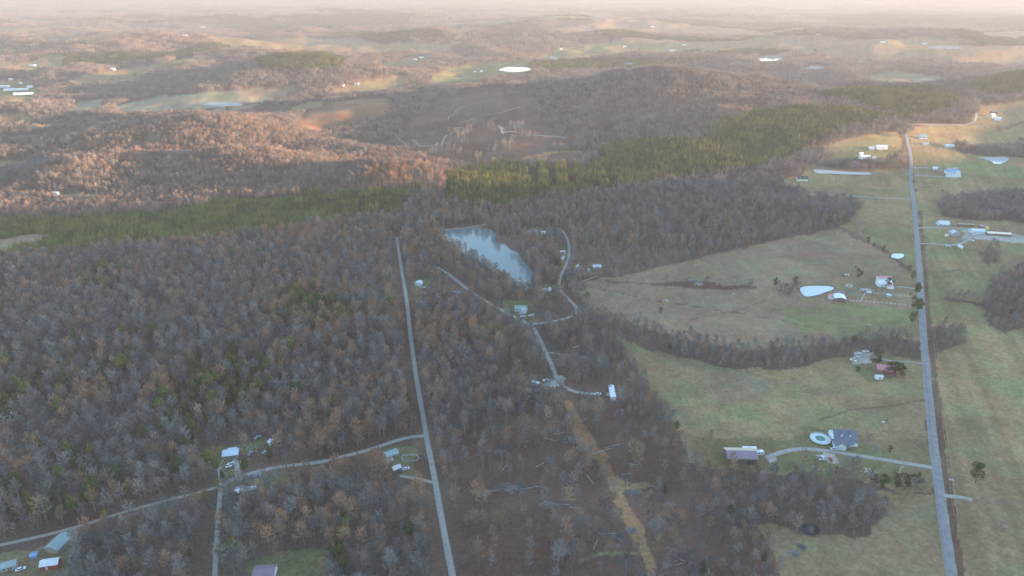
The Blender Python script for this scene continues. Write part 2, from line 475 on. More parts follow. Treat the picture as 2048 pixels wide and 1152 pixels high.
NOTREES = [  # clear strips of roads (half width m)
 (5.0, [(793,474),(800,520),(806,560),(815,610),(822,680),(833,760),(846,830),(856,890),(868,950),(880,1020),(893,1090),(905,1152),(912,1200)]),
 (10.0, [(1812,270),(1822,340),(1829,420),(1838,540),(1844,620),(1849,700),(1857,790),(1866,880),(1876,960),(1885,1040),(1897,1120),(1908,1190)]),
 (3.2, [(848,872),(800,880),(740,900),(640,925),(560,935),(480,955),(445,968),(330,1000),(180,1045),(100,1065),(0,1088)]),
 (3.4, [(440,935),(442,970),(438,1010),(434,1060),(430,1190)]),
 (3.6, [(880,538),(930,575),(990,612),(1030,635),(1060,650),(1085,690),(1105,735),(1118,765),(1140,785),(1200,788)]),
 (3.4, [(1060,648),(1110,642),(1150,628),(1148,612),(1125,585),(1118,570),(1125,545),(1138,515),(1135,480),(1120,460)]),
 (3.0, [(868,965),(840,957),(800,952)]), (2.8, [(1100,706),(1180,716)]), (5.0, [(880,460),(950,452),(1020,438)]), (3.0, [(838,575),(822,575)]),
]
def world_line(pts):
    x, y = unproject([p[0] for p in pts], [p[1] for p in pts])
    return np.stack([x, y], 1)
def dist_line(x, y, P):
    best = np.full(x.shape, 1e9)
    lo = P.min(0) - 40; hi = P.max(0) + 40
    idx = np.nonzero((x > lo[0]) & (x < hi[0]) & (y > lo[1]) & (y < hi[1]))
    if len(idx[0]) == 0: return best
    qx, qy = x[idx], y[idx]; b = np.full(qx.shape, 1e9)
    for i in range(len(P) - 1):
        ax, ay = P[i]; bx, by = P[i + 1]
        dx, dy = bx - ax, by - ay; L2 = dx * dx + dy * dy + 1e-9
        t = np.clip(((qx - ax) * dx + (qy - ay) * dy) / L2, 0, 1)
        b = np.minimum(b, np.hypot(qx - ax - t * dx, qy - ay - t * dy))
    best[idx] = b
    return best
LINES_W = [(c, w, world_line(p)) for c, w, p in LINES]
CLEAR_W = [(w, world_line(p)) for w, p in NOTREES]
POND_POLY_W = [list(zip(X, Y)) for X, Y in POND_XY]

def cover(x, y, z=None):
    """class of every ground point"""
    if z is None: z = height(x, y)
    wx = x + 7 * (fbm(x / 14, y / 14, 91, 2) - .5); wy = y + 9 * (fbm(x / 14 + 50, y / 14, 92, 2) - .5)
    px, py, dep = project(wx, wy, z)
    d = np.hypot(x, y)
    c = np.full(x.shape, FOREST, int)
    # unsurveyed far country: patchwork of woods, fields, pines
    far = (d > 3300) | (px < -30) | (px > 2080)
    n = fbm(x / 1000, y / 620, 51, 4)
    c = np.where(far & (n > 0.545), GRASS, c)
    c = np.where(far & (n > 0.545) & (vnoise(x / 800, y / 600, 57) > .55), TAN, c)
    n2 = fbm(x / 900 + 7, y / 500, 61, 3)
    c = np.where(far & (n2 > 0.60) & (c == FOREST), PINE, c)
    front = y > 100
    hillpoly = inpoly(px, py, [(1080,170),(1330,120),(1560,150),(1660,190),(1500,240),(1150,270)])
    c = np.where(hillpoly & front & (d < 3000), FOREST, c)
    for cls, poly in COVER:
        c = np.where(inpoly(px, py, poly) & front, cls, c)
    for cls, w, P in LINES_W:
        c = np.where(dist_line(x, y, P) < w * (0.6 + 1.3 * vnoise(x / 7, y / 7, 8)), cls, c)
    for poly in POND_POLY_W[:6]:                                # trodden muddy rims of the nearer ponds
        rim = np.array(poly + poly[:1])
        c = np.where((dist_line(x, y, rim) < .6 + 2.2 * vnoise(x / 5, y / 5, 9)) & (c != FOREST), BRUSH, c)
    return c

CCOL = {FOREST: (.112, .080, .064), GRASS: (.220, .168, .090), TAN: (.215, .155, .102), LUSH: (.175, .168, .080), PALE: (.22, .215, .15),
        PINE: (.05, .045, .028), YPINE: (.05, .05, .026), BRUSH: (.125, .080, .062), DIRT: (.28, .165, .09), GRAVEL: (.30, .29, .27), YARD: (.135, .125, .062), BARE: (.20, .12, .08)}
CTAB = np.array([CCOL[k] for k in range(12)])

# ------------------------------------------------------------------ ground
def build_ground():
    ang = np.concatenate([np.arange(-46, 46, 0.128), np.arange(46, 314, 3.0)])
    r = [10.0, 120.0, 250.0, 330.0]
    while r[-1] < 26000:
        q = max(r[-1] - 150, 100)
        r.append(r[-1] + min(2.3 * (q * q + CAM_H ** 2) / (CAM_H * FPX), 0.0115 * r[-1]))
    r = np.array(r)
    A, Rr = np.meshgrid(R(1) * ang, r)
    X = np.sin(A) * Rr; Y = np.cos(A) * Rr - 150
    Z = height(X, Y)
    nr, na = X.shape
    i = np.arange(nr - 1)[:, None] * na + np.arange(na)[None, :]
    j = np.arange(nr - 1)[:, None] * na + (np.arange(na)[None, :] + 1) % na
    F = np.stack([i, i + na, j + na, j], -1).reshape(-1, 4)
    V = np.stack([X, Y, Z], -1).reshape(-1, 3)
    V = np.vstack([V, [[0, -150, Z[0].mean()]]])
    m, nt, b = new_mat("ground_cover")
    N = nt.nodes.new; L = nt.links.new
    a = N('ShaderNodeAttribute'); a.attribute_name = 'cover_col'
    geo = N('ShaderNodeNewGeometry')
    n1 = N('ShaderNodeTexNoise'); n1.inputs['Scale'].default_value = 0.45; n1.inputs['Detail'].default_value = 6; n1.inputs['Roughness'].default_value = .75
    n2 = N('ShaderNodeTexNoise'); n2.inputs['Scale'].default_value = 0.03; n2.inputs['Detail'].default_value = 6; n2.inputs['Roughness'].default_value = .65
    L(geo.outputs['Position'], n1.inputs['Vector']); L(geo.outputs['Position'], n2.inputs['Vector'])
    mr1 = N('ShaderNodeMapRange'); mr1.inputs['From Min'].default_value = .3; mr1.inputs['From Max'].default_value = .7; mr1.inputs['To Min'].default_value = .62; mr1.inputs['To Max'].default_value = 1.38
    L(n1.outputs['Fac'], mr1.inputs['Value'])
    mr2 = N('ShaderNodeMapRange'); mr2.inputs['From Min'].default_value = .35; mr2.inputs['From Max'].default_value = .65
    L(n2.outputs['Fac'], mr2.inputs['Value'])
    tintm = N('ShaderNodeMix'); tintm.data_type = 'RGBA'; tintm.inputs[6].default_value = (1.12, .93, .90, 1); tintm.inputs[7].default_value = (.90, 1.04, .96, 1)
    L(mr2.outputs[0], tintm.inputs[0])
    mul = N('ShaderNodeVectorMath'); mul.operation = 'MULTIPLY'; L(a.outputs['Color'], mul.inputs[0]); L(tintm.outputs[2], mul.inputs[1])
    mul2 = N('ShaderNodeVectorMath'); mul2.operation = 'SCALE'; L(mul.outputs[0], mul2.inputs[0]); L(mr1.outputs[0], mul2.inputs['Scale'])
    L(mul2.outputs[0], b.inputs['Base Color'])
    b.inputs['Roughness'].default_value = 1.0; b.inputs['Specular IOR Level'].default_value = 0.0
    bp = N('ShaderNodeBump'); bp.inputs['Strength'].default_value = .6; bp.inputs['Distance'].default_value = .5
    L(n1.outputs['Fac'], bp.inputs['Height']); L(bp.outputs[0], b.inputs['Normal'])
    c = cover(X, Y, Z)
    col = CTAB[c]
    # soft mottling of the sward: drier, redder and greener places
    RW = world_line([(1815,285),(1831,440),(1844,620),(1857,790),(1875,950),(1897,1110),(1910,1200)])[::-1]
    east = np.interp(Y, RW[:, 1], RW[:, 0])
    g = np.isin(c, [GRASS, TAN, PALE, LUSH, YARD])
    m1 = fbm(X / 70, Y / 60, 71, 4)[..., None]; m2 = fbm(X / 28, Y / 24, 73, 3)[..., None]; m3 = fbm(X / 160, Y / 130, 75, 3)[..., None]
    f = sstep(.44, .58, m1)
    colg = col * (1 - .5 * f) + .5 * f * np.array((.155, .105, .075))
    f2 = sstep(.5, .68, m3) * np.where(c == TAN, .35, 1)[..., None]
    colg = colg * (1 - .5 * f2) + .5 * f2 * np.array((.135, .140, .065))
    colg = colg * (.84 + .34 * m2)
    # mown stripes of the hay field east of the paved road
    colg = colg * (1 + .34 * (vnoise(((X - 500) * .93 - (Y - 500) * .36) / 3.6, Y / 260, 83) - .5) * (X > east + 8))[..., None] * (1 + .35 * (fbm(X / 5, Y / 5, 85, 2) - .5))[..., None]
    colf = col * (.7 + .6 * m2) * (1 - .35 * sstep(.5, .7, m1)) + .12 * sstep(.5, .7, m1) * np.array((.12, .06, .04))
    col = np.where(g[..., None], colg, colf)
    cc = np.ones((nr * na + 1, 4), np.float32); cc[:-1, :3] = col.reshape(-1, 3); cc[-1, :3] = .1
    me = np_mesh("ground", V, F, m)
    ca = me.color_attributes.new("cover_col", 'FLOAT_COLOR', 'POINT')
    ca.data.foreach_set('color', cc.ravel())
    o = bpy.data.objects.new("ground", me); COL.objects.link(o)
    tag(o, kind='structure')
build_ground()

# ------------------------------------------------------------------ water
def water_mat():
    m, nt, b = new_mat("pond_water")
    b.inputs['Base Color'].default_value = (.10, .145, .145, 1); b.inputs['Roughness'].default_value = .04
    b.inputs['IOR'].default_value = 1.33; b.inputs['Specular IOR Level'].default_value = .5
    n = nt.nodes.new('ShaderNodeTexNoise'); n.inputs['Scale'].default_value = .5; n.inputs['Detail'].default_value = 3
    g = nt.nodes.new('ShaderNodeNewGeometry'); nt.links.new(g.outputs['Position'], n.inputs['Vector'])
    bp = nt.nodes.new('ShaderNodeBump'); bp.inputs['Strength'].default_value = .012; bp.inputs['Distance'].default_value = .3
    nt.links.new(n.outputs['Fac'], bp.inputs['Height']); nt.links.new(bp.outputs[0], b.inputs['Normal'])
    return m
WATER = water_mat()
PALE_SKY_WATER = water_mat(); PALE_SKY_WATER.name = 'pale_pond_water'
PALE_SKY_WATER.node_tree.nodes['Principled BSDF'].inputs['Base Color'].default_value = (.40, .45, .45, 1)  # pale base: cloudy water, with the reflected bright sky painted in
DARKW = water_mat(); DARKW.name = 'dark_pond_water'
DARKW.node_tree.nodes['Principled BSDF'].inputs['Base Color'].default_value = (.008, .010, .014, 1)
def smooth_ring(P, k=4):
    n = len(P); out = []
    for i in range(n):
        p0, p1, p2, p3 = P[(i - 1) % n], P[i], P[(i + 1) % n], P[(i + 2) % n]
        for q in range(k):
            t = q / k
            out.append(tuple(.5 * ((2 * p1[d]) + (-p0[d] + p2[d]) * t + (2 * p0[d] - 5 * p1[d] + 4 * p2[d] - p3[d]) * t * t + (-p0[d] + 3 * p1[d] - 3 * p2[d] + p3[d]) * t ** 3) for d in (0, 1)))
    return out
for (nm, pts, lab), (X, Y), P in zip(POND_DEFS, POND_XY, _pp):
    ring = smooth_ring(list(zip(X, Y)))
    far = math.hypot(P[0], P[1])
    z = P[4] + (0.12 if far < 1200 else 0.6)
    cx = sum(p[0] for p in ring) / len(ring); cy = sum(p[1] for p in ring) / len(ring)
    b = MB(); b.add([(x, y, z) for x, y in ring], [tuple(range(len(ring)))])
    o = b.build(nm, WATER if nm == 'lake' else DARKW if 'dark' in lab else PALE_SKY_WATER)
    if o.data.polygons[0].normal.z < 0: o.data.flip_normals()
    tag(o, lab, kind='structure')

# ------------------------------------------------------------------ roads
def catmull(P, step):
    out = []
    n = len(P)
    for i in range(n - 1):
        p0 = P[max(i - 1, 0)]; p1 = P[i]; p2 = P[i + 1]; p3 = P[min(i + 2, n - 1)]
        k = max(2, int(np.hypot(*(p2 - p1)) / step))
        for q in range(k):
            t = q / k
            out.append(.5 * (2 * p1 + (-p0 + p2) * t + (2 * p0 - 5 * p1 + 4 * p2 - p3) * t * t + (-p0 + 3 * p1 - 3 * p2 + p3) * t ** 3))
    out.append(P[-1])
    return np.array(out)
def road_mat(name, c, edge, scale=.5, track=0.0):
    m, nt, b = new_mat(name)
    N = nt.nodes.new; L = nt.links.new
    a = N('ShaderNodeAttribute'); a.attribute_name = 'across'
    geo = N('ShaderNodeNewGeometry'); n = N('ShaderNodeTexNoise'); n.inputs['Scale'].default_value = scale; n.inputs['Detail'].default_value = 5
    L(geo.outputs['Position'], n.inputs['Vector'])
    ad = N('ShaderNodeMath'); ad.operation = 'MULTIPLY_ADD'; L(n.outputs['Fac'], ad.inputs[0]); ad.inputs[1].default_value = .9; L(a.outputs['Fac'], ad.inputs[2])
    mr = N('ShaderNodeMapRange'); mr.inputs['From Min'].default_value = 1.15; mr.inputs['From Max'].default_value = 1.45; L(ad.outputs[0], mr.inputs['Value'])
    mx = N('ShaderNodeMix'); mx.data_type = 'RGBA'; mx.inputs[6].default_value = (*c, 1); mx.inputs[7].default_value = (*edge, 1)
    L(mr.outputs[0], mx.inputs[0])
    mr2 = N('ShaderNodeMapRange'); mr2.inputs['From Min'].default_value = .3; mr2.inputs['From Max'].default_value = .7; mr2.inputs['To Min'].default_value = .82; mr2.inputs['To Max'].default_value = 1.15
    L(n.outputs['Fac'], mr2.inputs['Value'])
    sc = N('ShaderNodeVectorMath'); sc.operation = 'SCALE'; L(mx.outputs[2], sc.inputs[0]); L(mr2.outputs[0], sc.inputs['Scale'])
    L(sc.outputs[0], b.inputs['Base Color']); b.inputs['Roughness'].default_value = .95; b.inputs['Specular IOR Level'].default_value = .1
    return m
ASPHALT = road_mat("worn_asphalt", (.185, .185, .185), (.20, .19, .17), .3)
GRAVELM = road_mat("pale_gravel", (.27, .255, .23), (.16, .13, .10), .4)
DIRTM = road_mat("rutted_track", (.25, .22, .18), (.11, .08, .06), .4)
def road(name, pts, width, m, label, lift=.14):
    P = catmull(world_line(pts), 4.0)
    T = np.gradient(P, axis=0); T /= np.hypot(T[:, 0], T[:, 1])[:, None] + 1e-9
    Nn = np.stack([-T[:, 1], T[:, 0]], 1)
    offs = np.array([-1, -.75, 0, .75, 1.0])
    V = []; ac = []
    for o in offs:
        wob = 1 + .10 * (vnoise(P[:, 0] / 5, P[:, 1] / 5, int(5 + o * 4)) - .5) * (abs(o) == 1)
        q = P + Nn * (o * width / 2 * wob)[:, None]
        z = height(q[:, 0], q[:, 1]) + lift + (0.04 if abs(o) < .9 else -.10)
        V.append(np.stack([q[:, 0], q[:, 1], z], 1)); ac.append(np.full(len(P), abs(o)))
    n = len(P); V = np.concatenate(V); F = []
    for k in range(4):
        i = np.arange(n - 1) + k * n
        F.append(np.stack([i, i + 1, i + 1 + n, i + n], 1))
    F = np.concatenate(F)[:, ::-1]
    me = np_mesh(name, V, F, m)
    a = me.attributes.new('across', 'FLOAT', 'POINT'); a.data.foreach_set('value', np.concatenate(ac).astype(np.float32))
    o = bpy.data.objects.new(name, me); COL.objects.link(o)
    if me.polygons[0].normal.z < 0: me.flip_normals()
    return tag(o, label, kind='structure')
road("road", [(1811,262),(1815,285),(1822,340),(1826,390),(1831,440),(1835,490),(1839,545),(1844,620),(1849,700),(1857,790),(1866,880),(1875,950),(1885,1030),(1897,1110),(1910,1200)], 5.8, ASPHALT, "long straight paved county road")
road("gravel_road", [(793,474),(798,505),(804,545),(813,600),(821,670),(832,750),(845,825),(855,885),(867,945),(880,1020),(893,1090),(905,1152),(914,1205)], 3.9, GRAVELM, "long straight pale gravel road through the woods")
road("side_road", [(848,872),(822,874),(790,882),(740,899),(690,912),(640,924),(560,934),(500,947),(462,960),(444,972)], 3.8, GRAVELM, "side road", .11)
road("forest_track", [(444,972),(400,984),(330,1002),(250,1024),(180,1046),(100,1068),(20,1086),(-60,1104)], 3.0, DIRTM, "track", .10)
road("lane", [(438,930),(441,962),(440,990),(436,1040),(432,1100),(427,1200)], 2.9, GRAVELM, "lane", .12)
road("creek_road", [(874,534),(902,552),(940,582),(985,610),(1030,634),(1060,650),(1078,675),(1092,706),(1104,732),(1116,760),(1136,778),(1165,786),(1200,788)], 4.0, GRAVELM, "lane", .11)
road("loop_road", [(1062,648),(1085,646),(1115,641),(1140,634),(1153,624),(1150,612),(1135,596),(1122,582),(1118,568),(1122,550),(1132,530),(1138,510),(1137,485),(1128,466),(1116,456)], 3.6, GRAVELM, "lane", .10)
road("driveway", [(1866,936),(1840,931),(1800,925),(1760,918),(1720,912),(1680,905),(1640,900),(1600,898),(1572,902),(1550,909),(1532,916)], 4.0, GRAVELM, "driveway", .10)
road("driveway", [(1829,399),(1790,397),(1720,393),(1650,390),(1610,387),(1586,382),(1580,376),(1592,370)], 3.4, GRAVELM, "driveway", .10)
road("driveway", [(1836,456),(1870,455),(1905,456),(1940,458),(1975,464),(2010,466),(2060,476)], 5.5, GRAVELM, "driveway", .10)
road("driveway", [(1840,487),(1870,488),(1900,490),(1922,487),(1938,478),(1944,468),(1936,458)], 4.6, GRAVELM, "driveway", .16)
road("driveway", [(1950,478),(1990,480),(2030,485),(2070,484)], 4.4, GRAVELM, "driveway", .10)
road("driveway", [(1814,249),(1860,249),(1925,250),(1944,246),(1951,236),(1952,226),(1944,214)], 5.0, GRAVELM, "driveway", .3)
road("driveway", [(1838,578),(1826,577),(1808,574),(1792,574)], 3.2, GRAVELM, "driveway", .10)
road("driveway", [(1848,728),(1820,724),(1786,722),(1750,716),(1724,712)], 3.4, DIRTM, "driveway", .10)
road("driveway", [(1888,991),(1905,993),(1925,995),(1944,1000)], 3.6, GRAVELM, "driveway", .10)
road("driveway", [(1826,336),(1860,336),(1888,342),(1900,350)], 3.2, GRAVELM, "driveway", .12)
road("driveway", [(1828,350),(1860,352),(1900,354)], 3.0, GRAVELM, "driveway", .12)
road("driveway", [(868,966),(850,961),(825,956),(800,952)], 3.0, DIRTM, "driveway", .10)
road("driveway", [(1096,705),(1120,708),(1150,713),(1180,716)], 2.8, DIRTM, "driveway", .10)
road("driveway", [(480,962),(475,946),(474,930),(468,918)], 3.6, GRAVELM, "driveway", .10)
road("driveway", [(1136,572),(1160,564),(1196,552)], 2.6, DIRTM, "driveway", .10)
road("dam_track", [(878,461),(910,458),(950,453),(990,445),(1022,437)], 3.0, DIRTM, "dam", .10)
road("logging_track", [(998,251),(1003,260),(1012,264),(1050,268),(1090,272),(1134,277)], 5.0, GRAVELM, "track", .5)
road("logging_track", [(880,292),(888,278),(902,268),(918,263),(932,260),(922,255),(906,258)], 4.0, DIRTM, "track", .5)
road("logging_track", [(776,256),(800,280),(840,292),(878,288)], 3.4, DIRTM, "track", .5)
road("logging_track", [(896,240),(912,222),(940,210),(990,198)], 3.0, DIRTM, "track", .5)
road("logging_track", [(920,246),(960,232),(1000,226),(1040,214)], 2.6, DIRTM, "track", .5)

exec_trees = True
# ------------------------------------------------------------------ trees
BARK_PALE = mat("pale_bark", (.20, .18, .165), 1, var=.3, scale=.6, spec=0)
BARK_DARK = mat("pine_bark", (.11, .075, .055), 1, var=.3, scale=.6, spec=0)
TW_GREY = tree_mat("grey_twigs", (.068, .076, .082), (.225, .218, .212))
TW_BROWN = tree_mat("brown_twigs", (.115, .090, .082), (.30, .235, .205))
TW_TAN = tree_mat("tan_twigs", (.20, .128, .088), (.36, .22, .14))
NEEDLE = tree_mat("pine_needles", (.026, .040, .020), (.085, .090, .030))
NEEDLE_LIT = tree_mat('sunlit_plantation_needles', (.030, .052, .020), (.145, .142, .038))  # brighter, yellower needles: low sunlight on the plantations painted into the colour
NEEDLE_Y = tree_mat("young_pine_needles", (.040, .076, .027), (.165, .178, .045))  # yellow tone carries the sunlit highlights of the young crowns
SUN_GOLD = tree_mat("sun_gold_crown", (.20, .145, .03), (.17, .15, .05))  # pine crowns with the yellow of low sun put into their colour
CEDAR = tree_mat("cedar_needles", (.030, .038, .018), (.055, .055, .026))

def sliver(b, p, q, w, rnd):
    d = (q - p)
    s = d.cross(Vector((rnd.uniform(-1, 1), rnd.uniform(-1, 1), rnd.uniform(-1, 1))))
    if s.length < 1e-6: return
    s = s.normalized() * w
    i = len(b.v); b.v += [tuple(p + s), tuple(p - s), tuple(q)]; b.f.append((i, i + 1, i + 2))

def bare_tree(seed, H=18.0, spread=4.2, clear=.42, nl=11, tw=.085, nb=9, nt_=8):
    """trunk with main limbs, and a crown of branch and twig slivers"""
    rd = random.Random(seed)
    tr = MB(); cr = MB()
    lean = Vector((rd.uniform(-.06, .06), rd.uniform(-.06, .06), 1))
    top = lean * H * .86
    def tp(t): return Vector((lean.x * H * t, lean.y * H * t, H * t * .98))
    tr.tube(tp(-.03), tp(clear), .24, .17, 5); tr.tube(tp(clear), tp(.85), .17, .05, 4)
    for i in range(nl):
        t = clear + (.93 - clear) * (i + .3) / nl
        a = i * 2.4 + rd.uniform(-.5, .5)
        el = .35 + .75 * (t - clear) / (1 - clear) + rd.uniform(-.15, .2)
        ln = spread * (1.15 - .55 * ((t - clear) / (1 - clear)) ** 1.4) * rd.uniform(.75, 1.15)
        base = tp(t * .96)
        d = Vector((math.cos(a) * math.cos(el), math.sin(a) * math.cos(el), math.sin(el)))
        mid = base + d * ln * .5
        end = base + d * ln + Vector((0, 0, ln * .25))
        tr.tube(base, mid, .085, .05, 3); tr.tube(mid, end, .05, .02, 3)
        for j in range(nb):
            s = .25 + .75 * (j + rd.random()) / nb
            p = base.lerp(mid, s * 2) if s < .5 else mid.lerp(end, s * 2 - 1)
            dd = (d + Vector((rd.gauss(0, .6), rd.gauss(0, .6), rd.gauss(.35, .4)))).normalized()
            l2 = ln * .42 * rd.uniform(.6, 1.2)
            q = p + dd * l2
            sliver(cr, p, q, tw * .9, rd)
            for k in range(nt_):
                u = p.lerp(q, rd.uniform(.2, 1))
                d3 = (dd + Vector((rd.gauss(0, .7), rd.gauss(0, .7), rd.gauss(.25, .55)))).normalized()
                sliver(cr, u, u + d3 * rd.uniform(.6, 1.35), tw, rd)
    for k in range(nl * 11):                                   # fine outer twigs that fill the crown
        t = rd.uniform(clear + .03, 1.0)
        rr = spread * (1.08 - .85 * abs((t - clear) / (1 - clear) - .42) ** 1.5 * 1.3) * rd.uniform(.35, 1.0)
        a = rd.uniform(0, 6.283)
        p = tp(min(t, .96)) + Vector((math.cos(a) * rr, math.sin(a) * rr, rd.uniform(-.6, .8)))
        d3 = Vector((math.cos(a) * .5 + rd.gauss(0, .4), math.sin(a) * .5 + rd.gauss(0, .4), rd.gauss(.7, .4))).normalized()
        sliver(cr, p, p + d3 * rd.uniform(.8, 1.7), tw, rd)
    return tr, cr

def pine_tree(seed, H=16.0, rad=2.6, base=.30, layers=10, per=9, roundtop=False):
    rd = random.Random(seed)
    tr = MB(); cr = MB()
    tr.tube((0, 0, -.4), (rd.uniform(-.2, .2), rd.uniform(-.2, .2), H * .93), .2, .04, 5)
    for i in range(layers):
        t = i / (layers - 1)
        z = H * (base + (1 - base) * t * .97)
        rr = rad * ((1 - t) ** .75 + .08) if not roundtop else rad * (math.sin(math.pi * min(1, .25 + .75 * t) ** 1.1) ** .7 + .12)
        rr *= rd.uniform(.85, 1.12)
        for k in range(per):
            a = 2 * math.pi * (k + rd.random() * .8) / per + i * .7
            r2 = rr * rd.uniform(.7, 1.15)
            d = Vector((math.cos(a), math.sin(a), rd.uniform(-.22, .25)))
            s = Vector((-math.sin(a), math.cos(a), 0))
            p = Vector((0, 0, z + rd.uniform(-.3, .3)))
            tip = p + d * r2
            w = max(.35, r2 * .36)
            up = Vector((0, 0, .3 * r2 + .25))
            i0 = len(cr.v)
            mid = p + d * r2 * .6
            cr.v += [tuple(p + up * .6), tuple(mid + s * w), tuple(tip), tuple(mid - s * w), tuple(mid + up)]
            cr.f += [(i0, i0 + 1, i0 + 4), (i0 + 1, i0 + 2, i0 + 4), (i0 + 2, i0 + 3, i0 + 4), (i0 + 3, i0, i0 + 4)]
    return tr, cr

def lumpy_tree(seed, H=9.0, rad=3.2, n=420, leaf=.5, base=.22):
    rd = random.Random(seed); tr = MB(); cr = MB()
    tr.tube((0, 0, -.3), (0, 0, H * .75), .22, .06, 5)
    for k in range(5):
        a = k * 1.3; tr.tube((0, 0, H * (.25 + .08 * k)), (math.cos(a) * rad * .6, math.sin(a) * rad * .6, H * (.45 + .08 * k)), .08, .03, 3)
    lumps = [(Vector((rd.gauss(0, rad * .42), rd.gauss(0, rad * .42), H * rd.uniform(base + .12, .9))), rad * rd.uniform(.3, .5)) for _ in range(14)]
    for k in range(n):
        c, r = rd.choice(lumps)
        d = Vector((rd.gauss(0, 1), rd.gauss(0, 1), rd.gauss(0, 1))).normalized()
        p = c + d * r * rd.uniform(.6, 1.05); p.z = max(p.z, H * base * .6)
        u = Vector((rd.gauss(0, 1), rd.gauss(0, 1), rd.gauss(0, 1))).normalized() * leaf
        w = u.cross(d); w = w.normalized() * leaf * .8 if w.length > 1e-5 else Vector((leaf, 0, 0))
        i = len(cr.v); cr.v += [tuple(p - u * .6), tuple(p + w * .6), tuple(p + u * .6), tuple(p - w * .6)]; cr.f.append((i, i + 1, i + 2, i + 3))
    return tr, cr

def mesh_of(b, name, m):
    me = bpy.data.meshes.new(name); me.from_pydata(b.v, [], b.f); me.update(); me.materials.append(m); return me

TREE_KINDS = {}     # key -> (name, trunk mesh, crown mesh, describing word, height)
def kind_(key, name, tc, bark, leaf, word, H):
    TREE_KINDS[key] = (name, mesh_of(tc[0], key + "_trunk", bark), mesh_of(tc[1], key + "_crown", leaf), word, H)
kind_('g0', 'bare_tree', bare_tree(1, 19, 4.0), BARK_PALE, TW_GREY, 'tall grey tree', 19)
kind_('g1', 'bare_tree', bare_tree(2, 17, 3.6, .35), BARK_PALE, TW_GREY, 'round crowned grey tree', 17)
kind_('g2', 'bare_tree', bare_tree(3, 20, 2.9, .5), BARK_PALE, TW_GREY, 'slim pale trunked tree', 20)
kind_('b0', 'bare_tree', bare_tree(4, 16, 3.7, .32), BARK_PALE, TW_BROWN, 'low crowned brown tree', 16)
kind_('b1', 'bare_tree', bare_tree(5, 18, 3.0, .45), BARK_PALE, TW_BROWN, 'narrow brown tree', 18)
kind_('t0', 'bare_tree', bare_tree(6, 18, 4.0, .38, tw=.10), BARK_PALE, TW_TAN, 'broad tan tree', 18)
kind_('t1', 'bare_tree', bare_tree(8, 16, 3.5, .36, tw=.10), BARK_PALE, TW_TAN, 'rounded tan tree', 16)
kind_('p0', 'pine_tree', pine_tree(11, 17, 2.9, .35), BARK_DARK, NEEDLE, 'pointed dark pine', 17)
kind_('p1', 'pine_tree', pine_tree(12, 18, 3.4, .5, 8, 10, True), BARK_DARK, NEEDLE, 'round crowned pine', 18)
kind_('p2', 'pine_tree', pine_tree(13, 15, 2.5, .25), BARK_DARK, NEEDLE, 'slender green pine', 15)
kind_('q0', 'pine_tree', pine_tree(15, 17, 2.9, .35), BARK_DARK, NEEDLE_LIT, 'plantation pine', 17)
kind_('q1', 'pine_tree', pine_tree(16, 16, 2.7, .3), BARK_DARK, NEEDLE_LIT, 'plantation pine', 16)
kind_('y0', 'pine_tree', pine_tree(14, 9, 1.9, .1, 8, 8), BARK_DARK, NEEDLE_Y, 'young pine of the left plantation', 9)
kind_('o0', 'lumpy_tree', lumpy_tree(21, 11, 3.4), BARK_DARK, SUN_GOLD, 'sunlit gold tree', 11)
kind_('c0', 'cedar_tree', lumpy_tree(22, 8, 2.6, 620, .42, .06), BARK_DARK, CEDAR, 'round dark cedar', 8)
kind_('c1', 'cedar_tree', lumpy_tree(23, 15, 3.8, 900, .5, .05), BARK_DARK, NEEDLE, 'large dark evergreen tree', 15)
kind_('s0', 'shrub', lumpy_tree(24, 3.4, 2.0, 260, .3, .05), BARK_DARK, TW_BROWN, 'low brown shrub', 3.4)

GLB = {}
def place_tree(key, x, y, z, s, rz, label, group, cat='tree', sz=None):
    name, tm, cm, word, H = TREE_KINDS[key]
    e = bpy.data.objects.new(name, None); COL.objects.link(e)
    e.location = (x, y, z - .1); e.rotation_euler = (0, 0, rz); e.scale = (s, s, sz or s); e.empty_display_size = 1
    tag(e, label, cat, group)
    t = bpy.data.objects.new('trunk', tm); COL.objects.link(t); t.parent = e
    c = bpy.data.objects.new('crown', cm); COL.objects.link(c); c.parent = e
    if key not in GLB: GLB[key] = (t, c)
    return e

